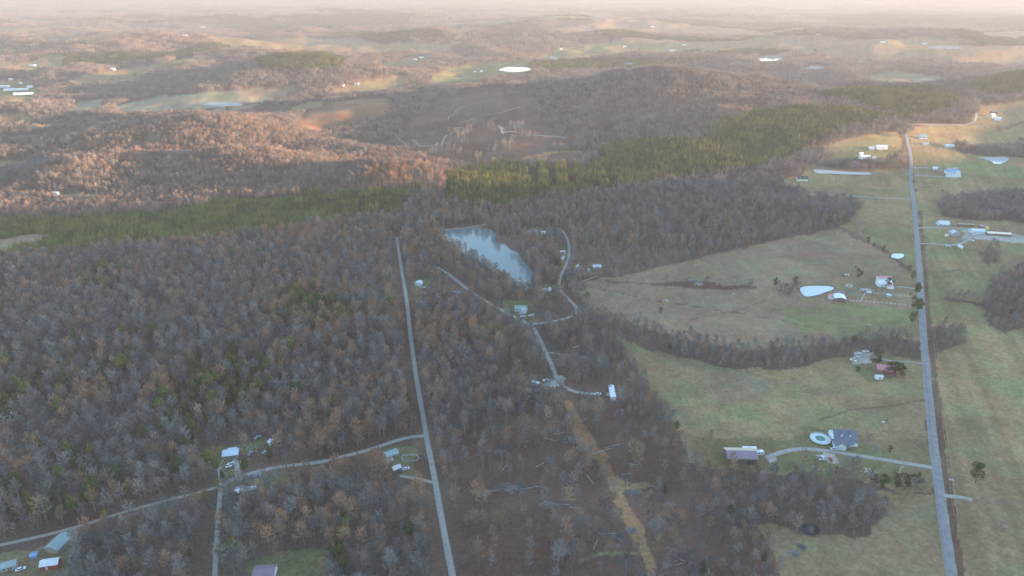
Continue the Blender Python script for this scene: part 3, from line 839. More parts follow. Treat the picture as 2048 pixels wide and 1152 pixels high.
def make_patch(name, keys, size, n, seed, label, low=True):
    """a small stand of trees, one mesh, used for the woods far off"""
    rd = random.Random(seed)
    V = []; F = []; T = []; M = []
    mats = []
    k0 = int(math.ceil(math.sqrt(n)))
    cells = [(i, j) for i in range(k0) for j in range(k0)]; rd.shuffle(cells); cells = cells[:n]
    off = 0
    for (i, j) in cells:
        key = rd.choice(keys)
        _, tm, cm, _, H = TREE_KINDS[key]
        x = ((i + rd.uniform(.1, .9)) / k0 - .5) * size; y = ((j + rd.uniform(.1, .9)) / k0 - .5) * size
        s = rd.uniform(.72, 1.1) * (.8 if n == 14 else 1); a = rd.uniform(0, 6.28); tint = rd.uniform(-.25, .35)
        for me in (tm, cm):
            v = np.empty(len(me.vertices) * 3, np.float32); me.vertices.foreach_get('co', v); v = v.reshape(-1, 3).copy()
            c, sn = math.cos(a), math.sin(a)
            w = np.stack([(v[:, 0] * c - v[:, 1] * sn) * s + x, (v[:, 0] * sn + v[:, 1] * c) * s + y, v[:, 2] * s], 1)
            if me.materials[0] not in mats: mats.append(me.materials[0])
            mi = mats.index(me.materials[0])
            polys = [tuple(p.vertices) for p in me.polygons]
            if me is cm:
                keep = [q for q in polys if rd.random() < (.62 if low else 1)]
            else: keep = polys
            F += [tuple(q + off for q in p) for p in keep]; M += [mi] * len(keep)
            V.append(w); T.append(np.full(len(w), tint)); off += len(w)
    me = bpy.data.meshes.new(name); me.from_pydata(np.concatenate(V).tolist(), [], F); me.update()
    for m in mats: me.materials.append(m)
    me.polygons.foreach_set('material_index', np.array(M, np.int32))
    at_ = me.attributes.new('tint', 'FLOAT', 'POINT'); at_.data.foreach_set('value', np.concatenate(T).astype(np.float32))
    return me

def scatter(name, sources, P, rot, scl, idx, label):
    """one object of kind stuff: geometry nodes put copies of the sources (lists of objects) on the points"""
    me = bpy.data.meshes.new(name)
    me.vertices.add(len(P)); me.vertices.foreach_set('co', np.asarray(P, np.float32).ravel())
    def attr(n, t, arr, fld):
        a = me.attributes.new(n, t, 'POINT'); a.data.foreach_set(fld, np.ascontiguousarray(arr).ravel())
    r3 = np.zeros((len(P), 3), np.float32); r3[:, 2] = rot
    attr('rot', 'FLOAT_VECTOR', r3, 'vector')
    attr('scl', 'FLOAT_VECTOR', np.asarray(scl, np.float32), 'vector')
    attr('pick', 'INT', np.asarray(idx, np.int32), 'value')
    o = bpy.data.objects.new(name, me); COL.objects.link(o)
    tag(o, label, kind='stuff')
    g = bpy.data.node_groups.new(name, 'GeometryNodeTree')
    g.interface.new_socket('Geometry', in_out='INPUT', socket_type='NodeSocketGeometry')
    g.interface.new_socket('Geometry', in_out='OUTPUT', socket_type='NodeSocketGeometry')
    N = g.nodes.new; L = g.links.new
    gi = N('NodeGroupInput'); go = N('NodeGroupOutput')
    jo = N('GeometryNodeJoinGeometry')
    for src in sources:
        j = N('GeometryNodeJoinGeometry')
        for ob in src:
            oi = N('GeometryNodeObjectInfo'); oi.transform_space = 'ORIGINAL'; oi.inputs['Object'].default_value = ob
            L(oi.outputs['Geometry'], j.inputs[0])
        ti = N('GeometryNodeGeometryToInstance'); L(j.outputs[0], ti.inputs[0]); L(ti.outputs[0], jo.inputs[0])
    ip = N('GeometryNodeInstanceOnPoints')
    L(gi.outputs[0], ip.inputs['Points']); L(jo.outputs[0], ip.inputs['Instance']); ip.inputs['Pick Instance'].default_value = True
    def na(n, t):
        a = N('GeometryNodeInputNamedAttribute'); a.data_type = t; a.inputs['Name'].default_value = n; return a.outputs['Attribute']
    er = N('FunctionNodeEulerToRotation'); L(na('rot', 'FLOAT_VECTOR'), er.inputs[0]); L(er.outputs[0], ip.inputs['Rotation'])
    L(na('scl', 'FLOAT_VECTOR'), ip.inputs['Scale']); L(na('pick', 'INT'), ip.inputs['Instance Index'])
    L(ip.outputs[0], go.inputs[0])
    md = o.modifiers.new('copies', 'NODES'); md.node_group = g
    return o

def canopy_free(x, y, z):
    """False where a tree top would stand before a visible field or pond farther off"""
    d = np.hypot(x, y)
    c = cover(x, y, z + 13)
    px, py, _ = project(x, y, z + 12)
    bad = np.isin(c, [GRASS, TAN, LUSH, PALE, BARE])
    for hh in (5, 24):
        qx, qy, _ = project(x, y, z + hh)
        for nm, pts, lab in POND_DEFS: bad |= inpoly(qx, qy, pts)
    for nm, pts, lab in POND_DEFS: bad |= inpoly(px, py, pts)
    return (~bad) | (d < 1500) | (px < 0) | (px > 2048)

def clear_mask(x, y, z):
    """True where no tree may stand: roads, water"""
    bad = np.zeros(x.shape, bool)
    for w, P in CLEAR_W:
        for k in (0, 4.5, 9, 13) if w < 4.5 else (0, 4):          # the cut verge is wider on the southern side
            bad |= dist_line(x, y + k, P) < w
    for poly in POND_POLY_W: bad |= inpoly(x, y, poly) | inpoly(x, y + 9, poly)
    return bad

def in_view(x, y, z, pad=0.1):
    px, py, dep = project(x, y, z + 8)
    return (px > -2048 * pad) & (px < 2048 * (1 + pad)) & (py < 1152 * (1 + pad) + 60) & (y > 150)

def jgrid(spacing, d0, d1, ymin=180):
    w = d1 * .82 + 60
    gx = np.arange(-w, w, spacing); gy = np.arange(ymin, d1, spacing)
    X, Y = np.meshgrid(gx, gy)
    X = X + rng.uniform(-.5, .5, X.shape) * spacing * .95; Y = Y + rng.uniform(-.5, .5, Y.shape) * spacing * .95
    X = X.ravel(); Y = Y.ravel()
    d = np.hypot(X, Y)
    k = (d >= d0) & (d < d1) & (np.abs(X) < Y * .82 + 60)
    X, Y = X[k], Y[k]
    return X, Y

LANDMARKS = [("paved road", 1870, 950), ("mauve roofed barn", 1480, 930), ("dark pond", 1620, 1058), ("dirt track's wide part", 1180, 890), ("dirt track's middle", 1225, 965), ("dirt track's lower end", 1290, 1100),
 ("side road mouth", 850, 875), ("gravel road's lower end", 900, 1130), ("patched roof cabin", 785, 920), ("white roofed woodland house", 463, 907), ("long mobile home", 493, 983),
 ("narrow lane", 433, 1080), ("mauve roofed house", 530, 1143), ("golden tree trio", 265, 1130), ("red shed", 103, 1128), ("teal roofed house", 120, 1085), ("forest track", 220, 1040), ("gravel spur's mobile home", 1224, 785),
 ("lower dirt spur", 1180, 1110), ("flat lying logs", 1060, 978), ("wood's pond end", 1700, 1020), ("bottom pasture", 1540, 1100), ("side road's middle", 640, 925), ("far western woods", 60, 900), ("evergreen clump", 470, 800), ("yellow green trees", 207, 1045),
 ("bottom east logs", 1360, 1110), ("grass lot", 600, 1110), ("driveway bend", 1545, 915), ("wide pasture's edge", 1360, 880), ("young pine plantation", 400, 470), ("lake", 980, 500), ("dark pine ridge", 1100, 370), ("woods' dim hollow", 60, 760), ("track's west end", 30, 1060),
 ("rectangular pen", 820, 915), ("lane junction pines", 440, 955), ("golden lane tree", 290, 1090), ("slash heaps", 1130, 880), ("leaning log", 1190, 1090), ("orange yard tree", 556, 905), ("long log", 1050, 978), ("curve east of track", 1400, 1010), ("brush ring", 1500, 1060), ("tan hillock woods", 720, 1010), ("grove by the lot", 680, 1110), ("woods below the cabin", 790, 1060), ("clump's northern side", 500, 750), ("clump's western side", 390, 840), ("lake house", 1064, 465), ("white metal garage", 838, 567)]
def landmark(px, py):
    return min(LANDMARKS, key=lambda l: (l[1] - px) ** 2 + (l[2] - py) ** 2 * 2.2)
def where_word(px, py, l):
    dx, dy = px - l[1], py - l[2]
    if abs(dx) < 40 and abs(dy) < 30: return 'beside'
    if abs(dy) * 1.5 > abs(dx): return 'in front of' if dy > 0 else 'behind'
    return 'east of' if dx > 0 else 'west of'

SUNLIT_TAN = [((700, 970), (190, 110)), ((880, 620), (130, 150)), ((770, 480), (60, 40)), ((1460, 950), (160, 40)), ((470, 470), (330, 34)), ((640, 640), (150, 90)), ((240, 800), (200, 40)), ((450, 330), (280, 90)), ((790, 340), (90, 40)), ((300, 440), (320, 26)), ((1000, 1080), (150, 70)), ((1330, 240), (260, 60)), ((40, 460), (60, 30))]  # tan trees gather here: mixed species plus low sunlight painted into crowns
PCLUMP = [((640, 628), (75, 26)), ((205, 565), (26, 24)), ((300, 690), (50, 14)), ((470, 800), (80, 34)), ((390, 830), (50, 40)), ((540, 640), (20, 12)), ((350, 940), (30, 22)), ((445, 948), (14, 10)), ((540, 930), (16, 10)), ((600, 600), (30, 12)), ((1020, 540), (12, 10)), ((900, 560), (22, 14)), ((1115, 560), (10, 20)), ((150, 930), (40, 26)), ((20, 520), (30, 16))]

def ofield(px, py, lst):
    v = np.zeros(px.shape)
    for (cx, cy), (rx, ry) in lst:
        v = np.maximum(v, np.exp(-(((px - cx) / rx) ** 2 + ((py - cy) / ry) ** 2)))
    return v

def build_trees():
    # ---- single trees up to 1000 m
    X, Y = jgrid(4.7, 0, 1000)
    Z = height(X, Y)
    k = in_view(X, Y, Z); X, Y, Z = X[k], Y[k], Z[k]
    C = cover(X, Y, Z)
    px, py, dep = project(X, Y, Z)
    bad = clear_mask(X, Y, Z)
    n1 = fbm(X / 60, Y / 60, 101, 3); n2 = fbm(X / 22, Y / 22, 103, 2)
    u = rng.random(len(X))
    dens = np.zeros(len(X))
    dens[C == FOREST] = .86
    thin = inpoly(px, py, [(1160,420),(1400,380),(1640,420),(1680,455),(1500,488),(1200,548),(1150,520)])
    dens[(C == FOREST) & thin] = .55
    edge = inpoly(px, py, [(884,890),(1150,800),(1240,810),(1330,860),(1380,930),(1420,1000),(1500,1152),(1500,1300),(930,1300),(900,1010)])
    dens[edge & (C == BRUSH)] = .24
    dens[edge & (C == BRUSH) & (n1 > .60)] = .45
    dens[(~edge) & (C == BRUSH)] = .05
    dens[C == GRASS] = .0; dens[C == YARD] = .012
    pinep = np.isin(C, [PINE, YPINE])
    dens[pinep] = 0
    dens = dens * (.75 + .6 * n2)
    ok = (u < dens) & ~bad
    X, Y, Z, px, py, C, n1, n2, edge = [a[ok] for a in (X, Y, Z, px, py, C, n1, n2, edge)]
    v = rng.random(len(X))
    og = ofield(px, py, SUNLIT_TAN); pc = ofield(px, py, PCLUMP)
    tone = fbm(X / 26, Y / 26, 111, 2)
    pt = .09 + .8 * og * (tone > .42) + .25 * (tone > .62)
    pb = np.where(px > 850, .62, .3)
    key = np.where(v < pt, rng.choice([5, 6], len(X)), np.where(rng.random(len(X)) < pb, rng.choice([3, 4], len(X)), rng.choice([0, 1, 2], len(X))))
    pine = rng.random(len(X)) < (.012 + .75 * pc * (px < 870) + .4 * pc * (px > 870))
    lowp = (py > 700) & (px < 700) & (fbm(X / 40, Y / 40, 131, 2) > .66)
    pine |= lowp & (rng.random(len(X)) < .5)
    key = np.where(pine, rng.choice([7, 8, 9], len(X)), key)
    sc = rng.uniform(.5, 1.08, len(X)) * (.85 + .3 * n1)
    rightw = (px > 1180) & (py > 500) & (px > 1180 + (py - 700) * .5)
    sc = np.where(rightw, sc * .72, sc)
    young = rng.random(len(X)) < .22
    sc = np.where(young & ~pine, sc * .62, sc)
    KEYS = ['g0', 'g1', 'g2', 'b0', 'b1', 't0', 't1', 'p0', 'p1', 'p2']
    # ---- plantation cells, nearest ones as trees of their own
    gx, gy = jgrid(15.0, 0, 3000, 400)
    gx = np.round(gx / 15) * 15; gy = np.round(gy / 15) * 15
    uq = np.unique(np.stack([gx, gy], 1), axis=0)
    Q1, Q2 = np.meshgrid(np.arange(-2500, 2500, 15.0), np.arange(400, 3000, 15.0))
    Q1 = Q1.ravel(); Q2 = Q2.ravel()
    kk = (np.abs(Q1) < Q2 * .82 + 60); Q1, Q2 = Q1[kk], Q2[kk]
    dq = np.hypot(Q1, Q2)
    kk = dq < 3000; Q1, Q2, dq = Q1[kk], Q2[kk], dq[kk]
    QZ = height(Q1, Q2); CQ = cover(Q1, Q2, QZ)
    badq = clear_mask(Q1, Q2, QZ)
    iv = in_view(Q1, Q2, QZ)
    qpx, qpy, _ = project(Q1, Q2, QZ)
    # individuals
    order = np.argsort(np.hypot(X, Y))
    vis = (px > 5) & (px < 2043) & (py > 20) & (py < 1175)
    n_b = n_p = 0
    taken = np.zeros(len(X), bool); seen = {}
    def lab(word, x, y, p, q, cap):
        ls = sorted(LANDMARKS, key=lambda l: (l[1] - p) ** 2 + (l[2] - q) ** 2 * 2.2)
        for l, m_ in [(ls[a_], ls[b_] if b_ is not None else None) for a_, b_ in ((0, None), (0, 1), (0, 2), (1, None), (1, 2), (1, 3), (2, None), (0, 3), (2, 3), (2, 4), (3, 4), (3, None), (1, 4), (4, None), (4, 5), (3, 5), (5, None))]:
            base = f"{word} {where_word(p, q, l)} the {l[0]}" + (f", toward the {m_[0]}" if m_ else "")
            if base not in seen and len(base.split()) <= 16: break
        seen[base] = 1
        return base
    for i in order:
        if not vis[i]: continue
        isp = key[i] >= 7
        if isp:
            if n_p >= 290: continue
            n_p += 1
        else:
            if n_b >= 300: continue
            if sc[i] < .55: continue
            n_b += 1
        kk_ = KEYS[key[i]]
        size = '' if .62 <= sc[i] <= .95 else ('small ' if sc[i] < .62 else 'big ')
        w = (size + TREE_KINDS[kk_][3]).replace('small tall', 'short').replace('big tall', 'very tall')
        place_tree(kk_, X[i], Y[i], Z[i], float(sc[i]), float(rng.uniform(0, 6.28)), lab(w, X[i], Y[i], px[i], py[i], 0), 'scattered pines' if isp else 'bare trees of the woods')
        taken[i] = True
        if n_p >= 290 and n_b >= 300: break
    for kx in KEYS:                                            # make sure every kind stands somewhere
        if kx not in GLB:
            c = [i for i in order if vis[i] and KEYS[key[i]] == kx and not taken[i]]
            i = c[0]; taken[i] = True
            place_tree(kx, X[i], Y[i], Z[i], float(sc[i]), 0, lab(TREE_KINDS[kx][3], X[i], Y[i], px[i], py[i], 0), 'bare trees of the woods')
    r = ~taken
    P = np.stack([X, Y, Z - .1], 1)
    b = r & (key < 7); p = r & (key >= 7)
    scatter('woodland', [list(GLB[k_]) for k_ in KEYS[:7][::-1]], P[b], rng.uniform(0, 6.28, b.sum()), np.repeat(sc[b][:, None], 3, 1), 6 - key[b] if False else key[b], 'leafless grey and tan winter woods')
    scatter('scattered_pine_wood', [list(GLB[k_]) for k_ in KEYS[7:]], P[p], rng.uniform(0, 6.28, p.sum()), np.repeat(sc[p][:, None], 3, 1), key[p] - 7, 'green pines mixed into the bare woods')
    print('single trees', len(X), n_b, n_p)

    # ---- stands
    def stand(name, keys, size, n, nvar, label, seed, locs):
        obs = []
        for v_ in range(nvar):
            me = make_patch(name, keys, size, n, seed + v_, label)
            o = bpy.data.objects.new(name, me); COL.objects.link(o)
            x, y = locs[v_]; o.location = (x, y, float(height(np.array([x]), np.array([y]))[0]))
            tag(o, label, kind='stuff'); obs.append(o)
        return obs
    def pick_locs(mask, n, Xs, Ys):
        ii = np.nonzero(mask)[0]; ii = ii[rng.choice(len(ii), n, replace=False)]
        return [(float(Xs[i]), float(Ys[i])) for i in ii], ii
    far = dq >= 1000
    okq = iv & ~badq
    okq &= canopy_free(Q1, Q2, QZ)
    mfor = okq & far & (CQ == FOREST)
    rows = (qpx > 1050) & (qpx < 1230) & (qpy < 385) & (np.round(Q1 / 15).astype(int) % 2 == 0) & (rng.random(len(Q1)) < .72)
    mpin = okq & (CQ == PINE) & ~rows
    myp = okq & (CQ == YPINE)
    oq = ofield(qpx, qpy, SUNLIT_TAN)
    tq = fbm(Q1 / 60, Q2 / 60, 141, 3)
    def do(mask, name, keys, n, nvar, label, seed, jit=6.0, Xs=Q1, Ys=Q2, Zs=QZ, s0=1.0, size=17):
        locs, ii = pick_locs(mask, nvar, Xs, Ys)
        obs = stand(name + '_stand', keys, size, n, nvar, label, seed, locs)
        mk = mask.copy(); mk[ii] = False
        m = mk.sum()
        Pp = np.stack([Xs[mk] + rng.uniform(-jit, jit, m), Ys[mk] + rng.uniform(-jit, jit, m), Zs[mk] - .3], 1)
        Pp[:, 2] = height(Pp[:, 0], Pp[:, 1]) - .3
        s = rng.uniform(.85, 1.15, m) * s0
        sc3 = np.stack([np.full(m, s0) * 1.0, np.full(m, s0), s], 1)
        scatter(name, [[o] for o in obs], Pp, rng.integers(0, 4, m) * (math.pi / 2) + rng.uniform(-.2, .2, m), sc3, rng.integers(0, nvar, m), label)
        print(name, m)
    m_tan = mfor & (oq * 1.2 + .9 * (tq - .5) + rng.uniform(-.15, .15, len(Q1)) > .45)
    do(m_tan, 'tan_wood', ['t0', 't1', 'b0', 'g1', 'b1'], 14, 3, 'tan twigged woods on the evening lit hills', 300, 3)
    do(mfor & ~m_tan, 'far_wood', ['g0', 'g1', 'g2', 'b0', 'b1', 't1'], 14, 4, 'bare winter woods on the farther hills', 310, 3)
    mb = okq & far & (CQ == BRUSH) & (tq > .46) & (rng.random(len(Q1)) < .16)
    do(mb, 'valley_thicket', ['g1', 'b0'], 3, 2, 'thin bare trees in the cleared valley', 320, 4)
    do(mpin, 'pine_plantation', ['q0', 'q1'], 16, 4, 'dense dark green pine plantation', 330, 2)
    do(myp, 'young_pine_plantation', ['y0'], 25, 3, 'rows of young green pines', 340, 1)
    # ---- far country
    for (sp, a, b_, s0, sfx, nn) in ((34.0, 3000, 7000, 1.9, 'distant', 0), (80.0, 7000, 17000, 4.2, 'horizon', 1)):
        GX, GY = np.meshgrid(np.arange(-b_ * .8, b_ * .8, sp), np.arange(a * .7, b_, sp))
        GX = GX.ravel() + rng.uniform(-.3, .3, GX.size) * sp; GY = GY.ravel() + rng.uniform(-.3, .3, GY.size) * sp
        dd = np.hypot(GX, GY)
        kx = (dd >= a) & (dd < b_) & (np.abs(GX) < GY * .80)
        GX, GY = GX[kx], GY[kx]; GZ = height(GX, GY)
        CG = cover(GX, GY, GZ)
        for po in POND_POLY_W: CG = np.where(inpoly(GX, GY, po), GRASS, CG)
        CG = np.where(canopy_free(GX, GY, GZ), CG, GRASS)
        do(CG == FOREST, sfx + '_wood', ['g0', 'g1', 'b0', 't0', 't1'], 16, 2, f'{sfx} bare woods fading into haze', 350 + nn * 10, sp * .1, GX, GY, GZ, 1.0 if nn == 0 else 1.9, 34 if nn == 0 else 40)
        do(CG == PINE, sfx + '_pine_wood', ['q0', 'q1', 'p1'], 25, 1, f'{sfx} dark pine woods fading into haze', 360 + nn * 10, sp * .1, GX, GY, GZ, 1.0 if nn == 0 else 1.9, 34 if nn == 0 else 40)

build_trees()

# ------------------------------------------------------------------ buildings
PAL = dict(white=(.60,.62,.64), cream=(.68,.62,.47), bluewhite=(.47,.54,.60), slate=(.105,.115,.15), mauve=(.22,.155,.185), tan=(.46,.38,.28), teal=(.23,.30,.29), palegrey=(.46,.48,.50),
           grey=(.28,.29,.31), red=(.34,.055,.05), brick=(.28,.12,.09), rose=(.50,.20,.22), brown=(.14,.095,.07), dark=(.05,.05,.055), green=(.20,.30,.24), blue=(.16,.28,.42), yellow=(.62,.50,.10), rust=(.30,.14,.07), wood=(.30,.24,.18))
def pm(c, metal=False): return mat(('metal_' if metal else 'painted_') + c, PAL[c], .45 if metal else .75, 0, .10, .8, 0, .4)
GLASS = mat('window_glass', (.03, .04, .05), .08, 0, .1, 1, 0, .8)

def gable(parent, cx, cy, L, W, h, rh, a, roof, wall, over=.4, base=-1.2, seams=0, roof2=None):
    """a wall and a roof part; ridge along the local x axis turned by a"""
    c, n = math.cos(a), math.sin(a)
    def T(p): return (cx + p[0] * c - p[1] * n, cy + p[0] * n + p[1] * c, p[2])
    x, y = L / 2, W / 2
    w = MB()
    w.add([T(p) for p in [(-x,-y,base),(x,-y,base),(x,y,base),(-x,y,base),(-x,-y,h),(x,-y,h),(x,y,h),(-x,y,h),(-x,0,h+rh),(x,0,h+rh)]],
          [(0,1,5,4),(2,3,7,6),(1,2,6,9,5),(3,0,4,8,7)])
    wo = w.build('wall', wall, parent)
    r = MB(); X, Y = x + over, y + over; k = rh / y; t = .16; e = .05
    for s in (-1, 1):
        lo = h - over * k + e; hi = h + rh + e
        q = [(-X, s * Y, lo), (X, s * Y, lo), (X, 0, hi), (-X, 0, hi)]
        q2 = [(p[0], p[1], p[2] + t) for p in q]
        f = [(0,1,2,3),(7,6,5,4),(0,4,5,1),(1,5,6,2),(3,7,4,0)]
        if s < 0: f = [tuple(reversed(i)) for i in f]
        r.add([T(p) for p in q + q2], f)
        for j in range(seams):
            sx = -X + (j + .5) * 2 * X / seams
            r.add([T((sx + dx, yy, zz + t + dz)) for dx, dz in ((-.06, 0), (.06, 0), (0, .09)) for yy, zz in ((s * Y, lo), (0, hi))], [(0,1,5,4),(2,4,5,3),(0,4,2)])
        if roof2 and s < 0: r.build('roof', roof, parent); r = MB()
    r.tube(T((-X, 0, h + rh + e + t)), T((X, 0, h + rh + e + t)), .12, .12, 4)
    ro = r.build('roof', roof2 or roof, parent)
    return wo, ro

def window(parent, wall, x, y, z, a, w=1.1, hh=1.2, fm=None):
    """x, y on the wall's plane, a = direction the window faces"""
    c, n = math.cos(a), math.sin(a)
    f = MB()
    def bx(u, z0, lw, lh, d, o):
        b = MB(); b.box(0, 0, 0, d, lw, lh); 
        return [(x + (p[0] + o) * c - (p[1] + u) * n, y + (p[0] + o) * n + (p[1] + u) * c, z + z0 + p[2]) for p in b.v], b.f
    for u, z0, lw, lh in ((0, hh / 2, w + .2, .12), (0, -hh / 2, w + .2, .12), (-w / 2, 0, .12, hh), (w / 2, 0, .12, hh)): f.add(*bx(u, z0, lw, lh, .10, .05))
    fo = f.build('window', fm or pm('white'), parent)
    g = MB(); g.add(*bx(0, 0, w, hh, .04, .03)); g.build('pane', GLASS, fo)
    return fo

def house(px, py, label, L=12, W=8, h=2.7, rh=1.9, rot=0, roof='grey', wall='white', name='house', cat='house', wins=3, chim=False, wing=None, porch=None, seams=0, group=None, metal=False, gfront=0, lift=0.0, roof2=None):
    x, y, z = at(px, py)
    zz = [float(height(np.array([x + dx]), np.array([y + dy]))[0]) for dx in (-L/2, L/2) for dy in (-W/2, W/2)]
    z = max(zz + [z]) + lift
    a = R(rot)
    e = empty(name, (x, y, z), a, label, cat, group)
    rm, wm = pm(roof, metal), pm(wall)
    gable(e, 0, 0, L, W, h, rh, 0, rm, wm, seams=seams, roof2=pm(roof2, metal) if roof2 else None)
    if wins:
        for s in (-1, 1):
            for i in range(wins):
                xx = -L / 2 + (i + .75) * L / (wins + .5)
                window(e, None, xx, s * (W / 2 + .003), h * .58, math.pi / 2 * s)
        d = MB(); d.box(L * .08, -W / 2 - .04, 1.0, 1.0, .08, 2.05); d.build('door', pm('brown'), e)
    if chim:
        ch = MB(); ch.box(L * .22, W * .12, h + rh + .1, .7, .7, 1.7); ch.build('chimney', pm('brick'), e)
    if wing:
        wx, wy, wl, ww, wh, wr, wa = wing[:7]
        wr_ = pm(wing[7], metal) if len(wing) > 7 else rm
        wn_ = empty('wing', (0, 0, 0)); wn_.parent = e
        gable(wn_, wx, wy, wl, ww, wh, wr, R(wa), wr_, wm)
    for g in range(gfront):                                     # small front gables (dormers)
        gx = -L * .18 + g * L * .36
        dm = MB(); s_ = 1.6
        dm.add([(gx - s_, -W * .28, h + .2), (gx + s_, -W * .28, h + .2), (gx, -W * .28, h + rh * .95), (gx, W * .1, h + rh * .95), (gx - s_, W * .02, h + .2), (gx + s_, W * .02, h + .2)], [(0,1,2)])
        dm.build('dormer_front', pm('white'), e)
        dr = MB(); dr.add([(gx - s_ - .25, -W * .28 - .2, h + .1), (gx, -W * .28 - .2, h + rh * .95 + .15), (gx, W * .05, h + rh * .95 + .15), (gx - s_ - .25, W * .05, h + .1), (gx + s_ + .25, -W * .28 - .2, h + .1), (gx + s_ + .25, W * .05, h + .1)], [(0,1,2,3),(1,4,5,2)])
        dr.build('dormer_roof', rm, e)
    if porch:
        p = MB(); p.box(0, -W / 2 - 1.2, .15, L * porch, 2.4, .3)
        pr = empty('porch', (0, 0, 0)); pr.parent = e
        p.build('deck', pm('wood'), pr)
        q = MB()
        q.add([(-L*porch/2, -W/2-2.5, h-.5), (L*porch/2, -W/2-2.5, h-.5), (L*porch/2, -W/2-.41, h-.05), (-L*porch/2, -W/2-.41, h-.05), (-L*porch/2, -W/2-2.5, h-.38), (L*porch/2, -W/2-2.5, h-.38), (L*porch/2, -W/2-.41, h+.07), (-L*porch/2, -W/2-.41, h+.07)], [(3,2,1,0),(4,5,6,7),(0,1,5,4),(1,2,6,5),(3,0,4,7)])
        q.build('porch_roof', rm, pr)
        for i in range(4):
            po = MB(); po.box(-L*porch/2 + .15 + i * (L*porch - .3) / 3, -W/2-2.35, h/2-.3, .14, .14, h-.5); po.build('post', pm('white'), pr)
    return e

# brown barn and the house with the round pool
house(1480, 917, "long mauve roofed barn with a tan far slope beside two campers", 19, 11.5, 3.8, 2.1, -2, 'mauve', 'brown', 'barn', 'barn', 0, seams=12, metal=True, roof2='tan')
b0 = [o for o in COL.objects if o.get('category') == 'barn'][0]
d = MB(); d.box(5, -5.80, 1.2, 4.2, .10, 3.0); d.build('barn_door', pm('dark'), b0)
hs = house(1685, 880, "slate roofed house with two white front gables by the round pool", 15.0, 13.5, 2.9, 5.0, -6, 'slate', 'white', 'house', 'house', 3, wing=(-5.0, -8.0, 7.4, 6.6, 2.6, 2.1, 90), gfront=2, porch=.4)
gd = MB(); gd.box(-5.0, -11.76, 1.15, 4.6, .08, 2.3); gd.build('garage_door', pm('palegrey'), hs)

def pool(px, py):
    x, y, z = at(px, py)
    e = empty('swimming_pool', (x, y, z), 0, "round above ground pool ringed by a wide grey wooden deck", 'pool')
    n = 40; ro, ri, hz_ = 6.6, 3.2, 1.25
    d = MB(); vs = []
    for k in range(n):
        a = 2 * math.pi * k / n; c, s = math.cos(a), math.sin(a)
        vs += [(ri * c, ri * s, hz_), (ro * c, ro * s, hz_), (ro * c, ro * s, hz_ - .14), (ri * c, ri * s, hz_ - .14)]
    fs = []
    for k in range(n):
        i, j = 4 * k, 4 * ((k + 1) % n)
        fs += [(i, i + 1, j + 1, j), (i + 1, i + 2, j + 2, j + 1), (i + 2, i + 3, j + 3, j + 2)]
    d.add(vs, fs); d.build('deck', pm('palegrey'), e)
    for k in range(0, n, 2):
        a = 2 * math.pi * k / n
        p = MB(); p.box(ro * .985 * math.cos(a), ro * .985 * math.sin(a), .9, .14, .14, 2.4, a); p.build('post', pm('palegrey'), e)
    r = MB(); vs = []
    for k in range(n):
        a = 2 * math.pi * k / n; c, s = math.cos(a), math.sin(a)
        for rr, zz in ((ro, 2.1), (ro, 1.98), (ro - .12, 1.98), (ro - .12, 2.1)): vs.append((rr * c, rr * s, zz))
    fs = []
    for k in range(n):
        i, j = 4 * k, 4 * ((k + 1) % n)
        for q in range(4): fs.append((i + q, j + q, j + (q + 1) % 4, i + (q + 1) % 4))
    r.add(vs, fs); r.build('railing', pm('palegrey'), e)
    w = MB(); vs = [(ri * math.cos(2 * math.pi * k / n), ri * math.sin(2 * math.pi * k / n), zz) for zz in (0, 1.24) for k in range(n)]
    w.add(vs, [(k, n + k, n + (k + 1) % n, (k + 1) % n) for k in range(n)]); w.build('pool_wall', pm('teal'), e)
    wt = MB(); wt.add([(ri * .99 * math.cos(2 * math.pi * k / n), ri * .99 * math.sin(2 * math.pi * k / n), .72) for k in range(n)], [tuple(range(n))])
    wt.build('water', mat('pool_cover', (.06, .17, .14), .3, 0, .25, .6), e)
pool(1640, 880)

# other houses, each with its own look
house(1768, 741, "red roofed brick house between dark evergreens by the paved road", 12.5, 7.5, 2.8, 2.3, -8, 'rose', 'brick', wins=3, chim=True, wing=(2.6, -4.6, 8, 5.5, 2.5, 1.9, 90))
house(1757, 757, "small white shed in front of the red roofed brick house", 5.2, 3.2, 2.3, .7, 0, 'palegrey', 'white', 'shed', 'shed', 1)
house(1767, 571, "white house with a red ridge and a rose roofed wing", 13.5, 9, 3.2, 3.0, -3, 'white', 'white', wins=3, chim=True, wing=(3.2, -6.0, 7, 6, 2.8, 1.9, 90, 'rose'))
house(1766, 562, "low rose roofed porch building behind the white roofed house", 13, 4.2, 4.6, .9, -3, 'rose', 'white', 'shed', 'shed', 0)
house(1678, 600, "white metal roofed barn near the pale pond", 10.5, 10, 3.6, 1.4, 76, 'white', 'brown', 'barn', 'small barn', 0, metal=True)
house(1679, 590, "rose roofed lean to behind the white metal roofed barn", 8.5, 4.2, 3.0, 1.0, -12, 'mauve', 'tan', 'shed', 'shed', 0)
house(1662, 597, "small red barn with a white front next to the pale pond", 4.6, 4.6, 2.6, 1.4, 80, 'rose', 'white', 'shed', 'shed', 0)
house(1730, 583, "weathered open shed in the middle of the farmyard", 9, 3.4, 2.2, .6, -10, 'grey', 'wood', 'shed', 'shed', 0)
house(1737, 588, "pale shed at the end of the farmyard fence", 4, 3, 2.2, .7, -10, 'palegrey', 'wood', 'shed', 'shed', 0)
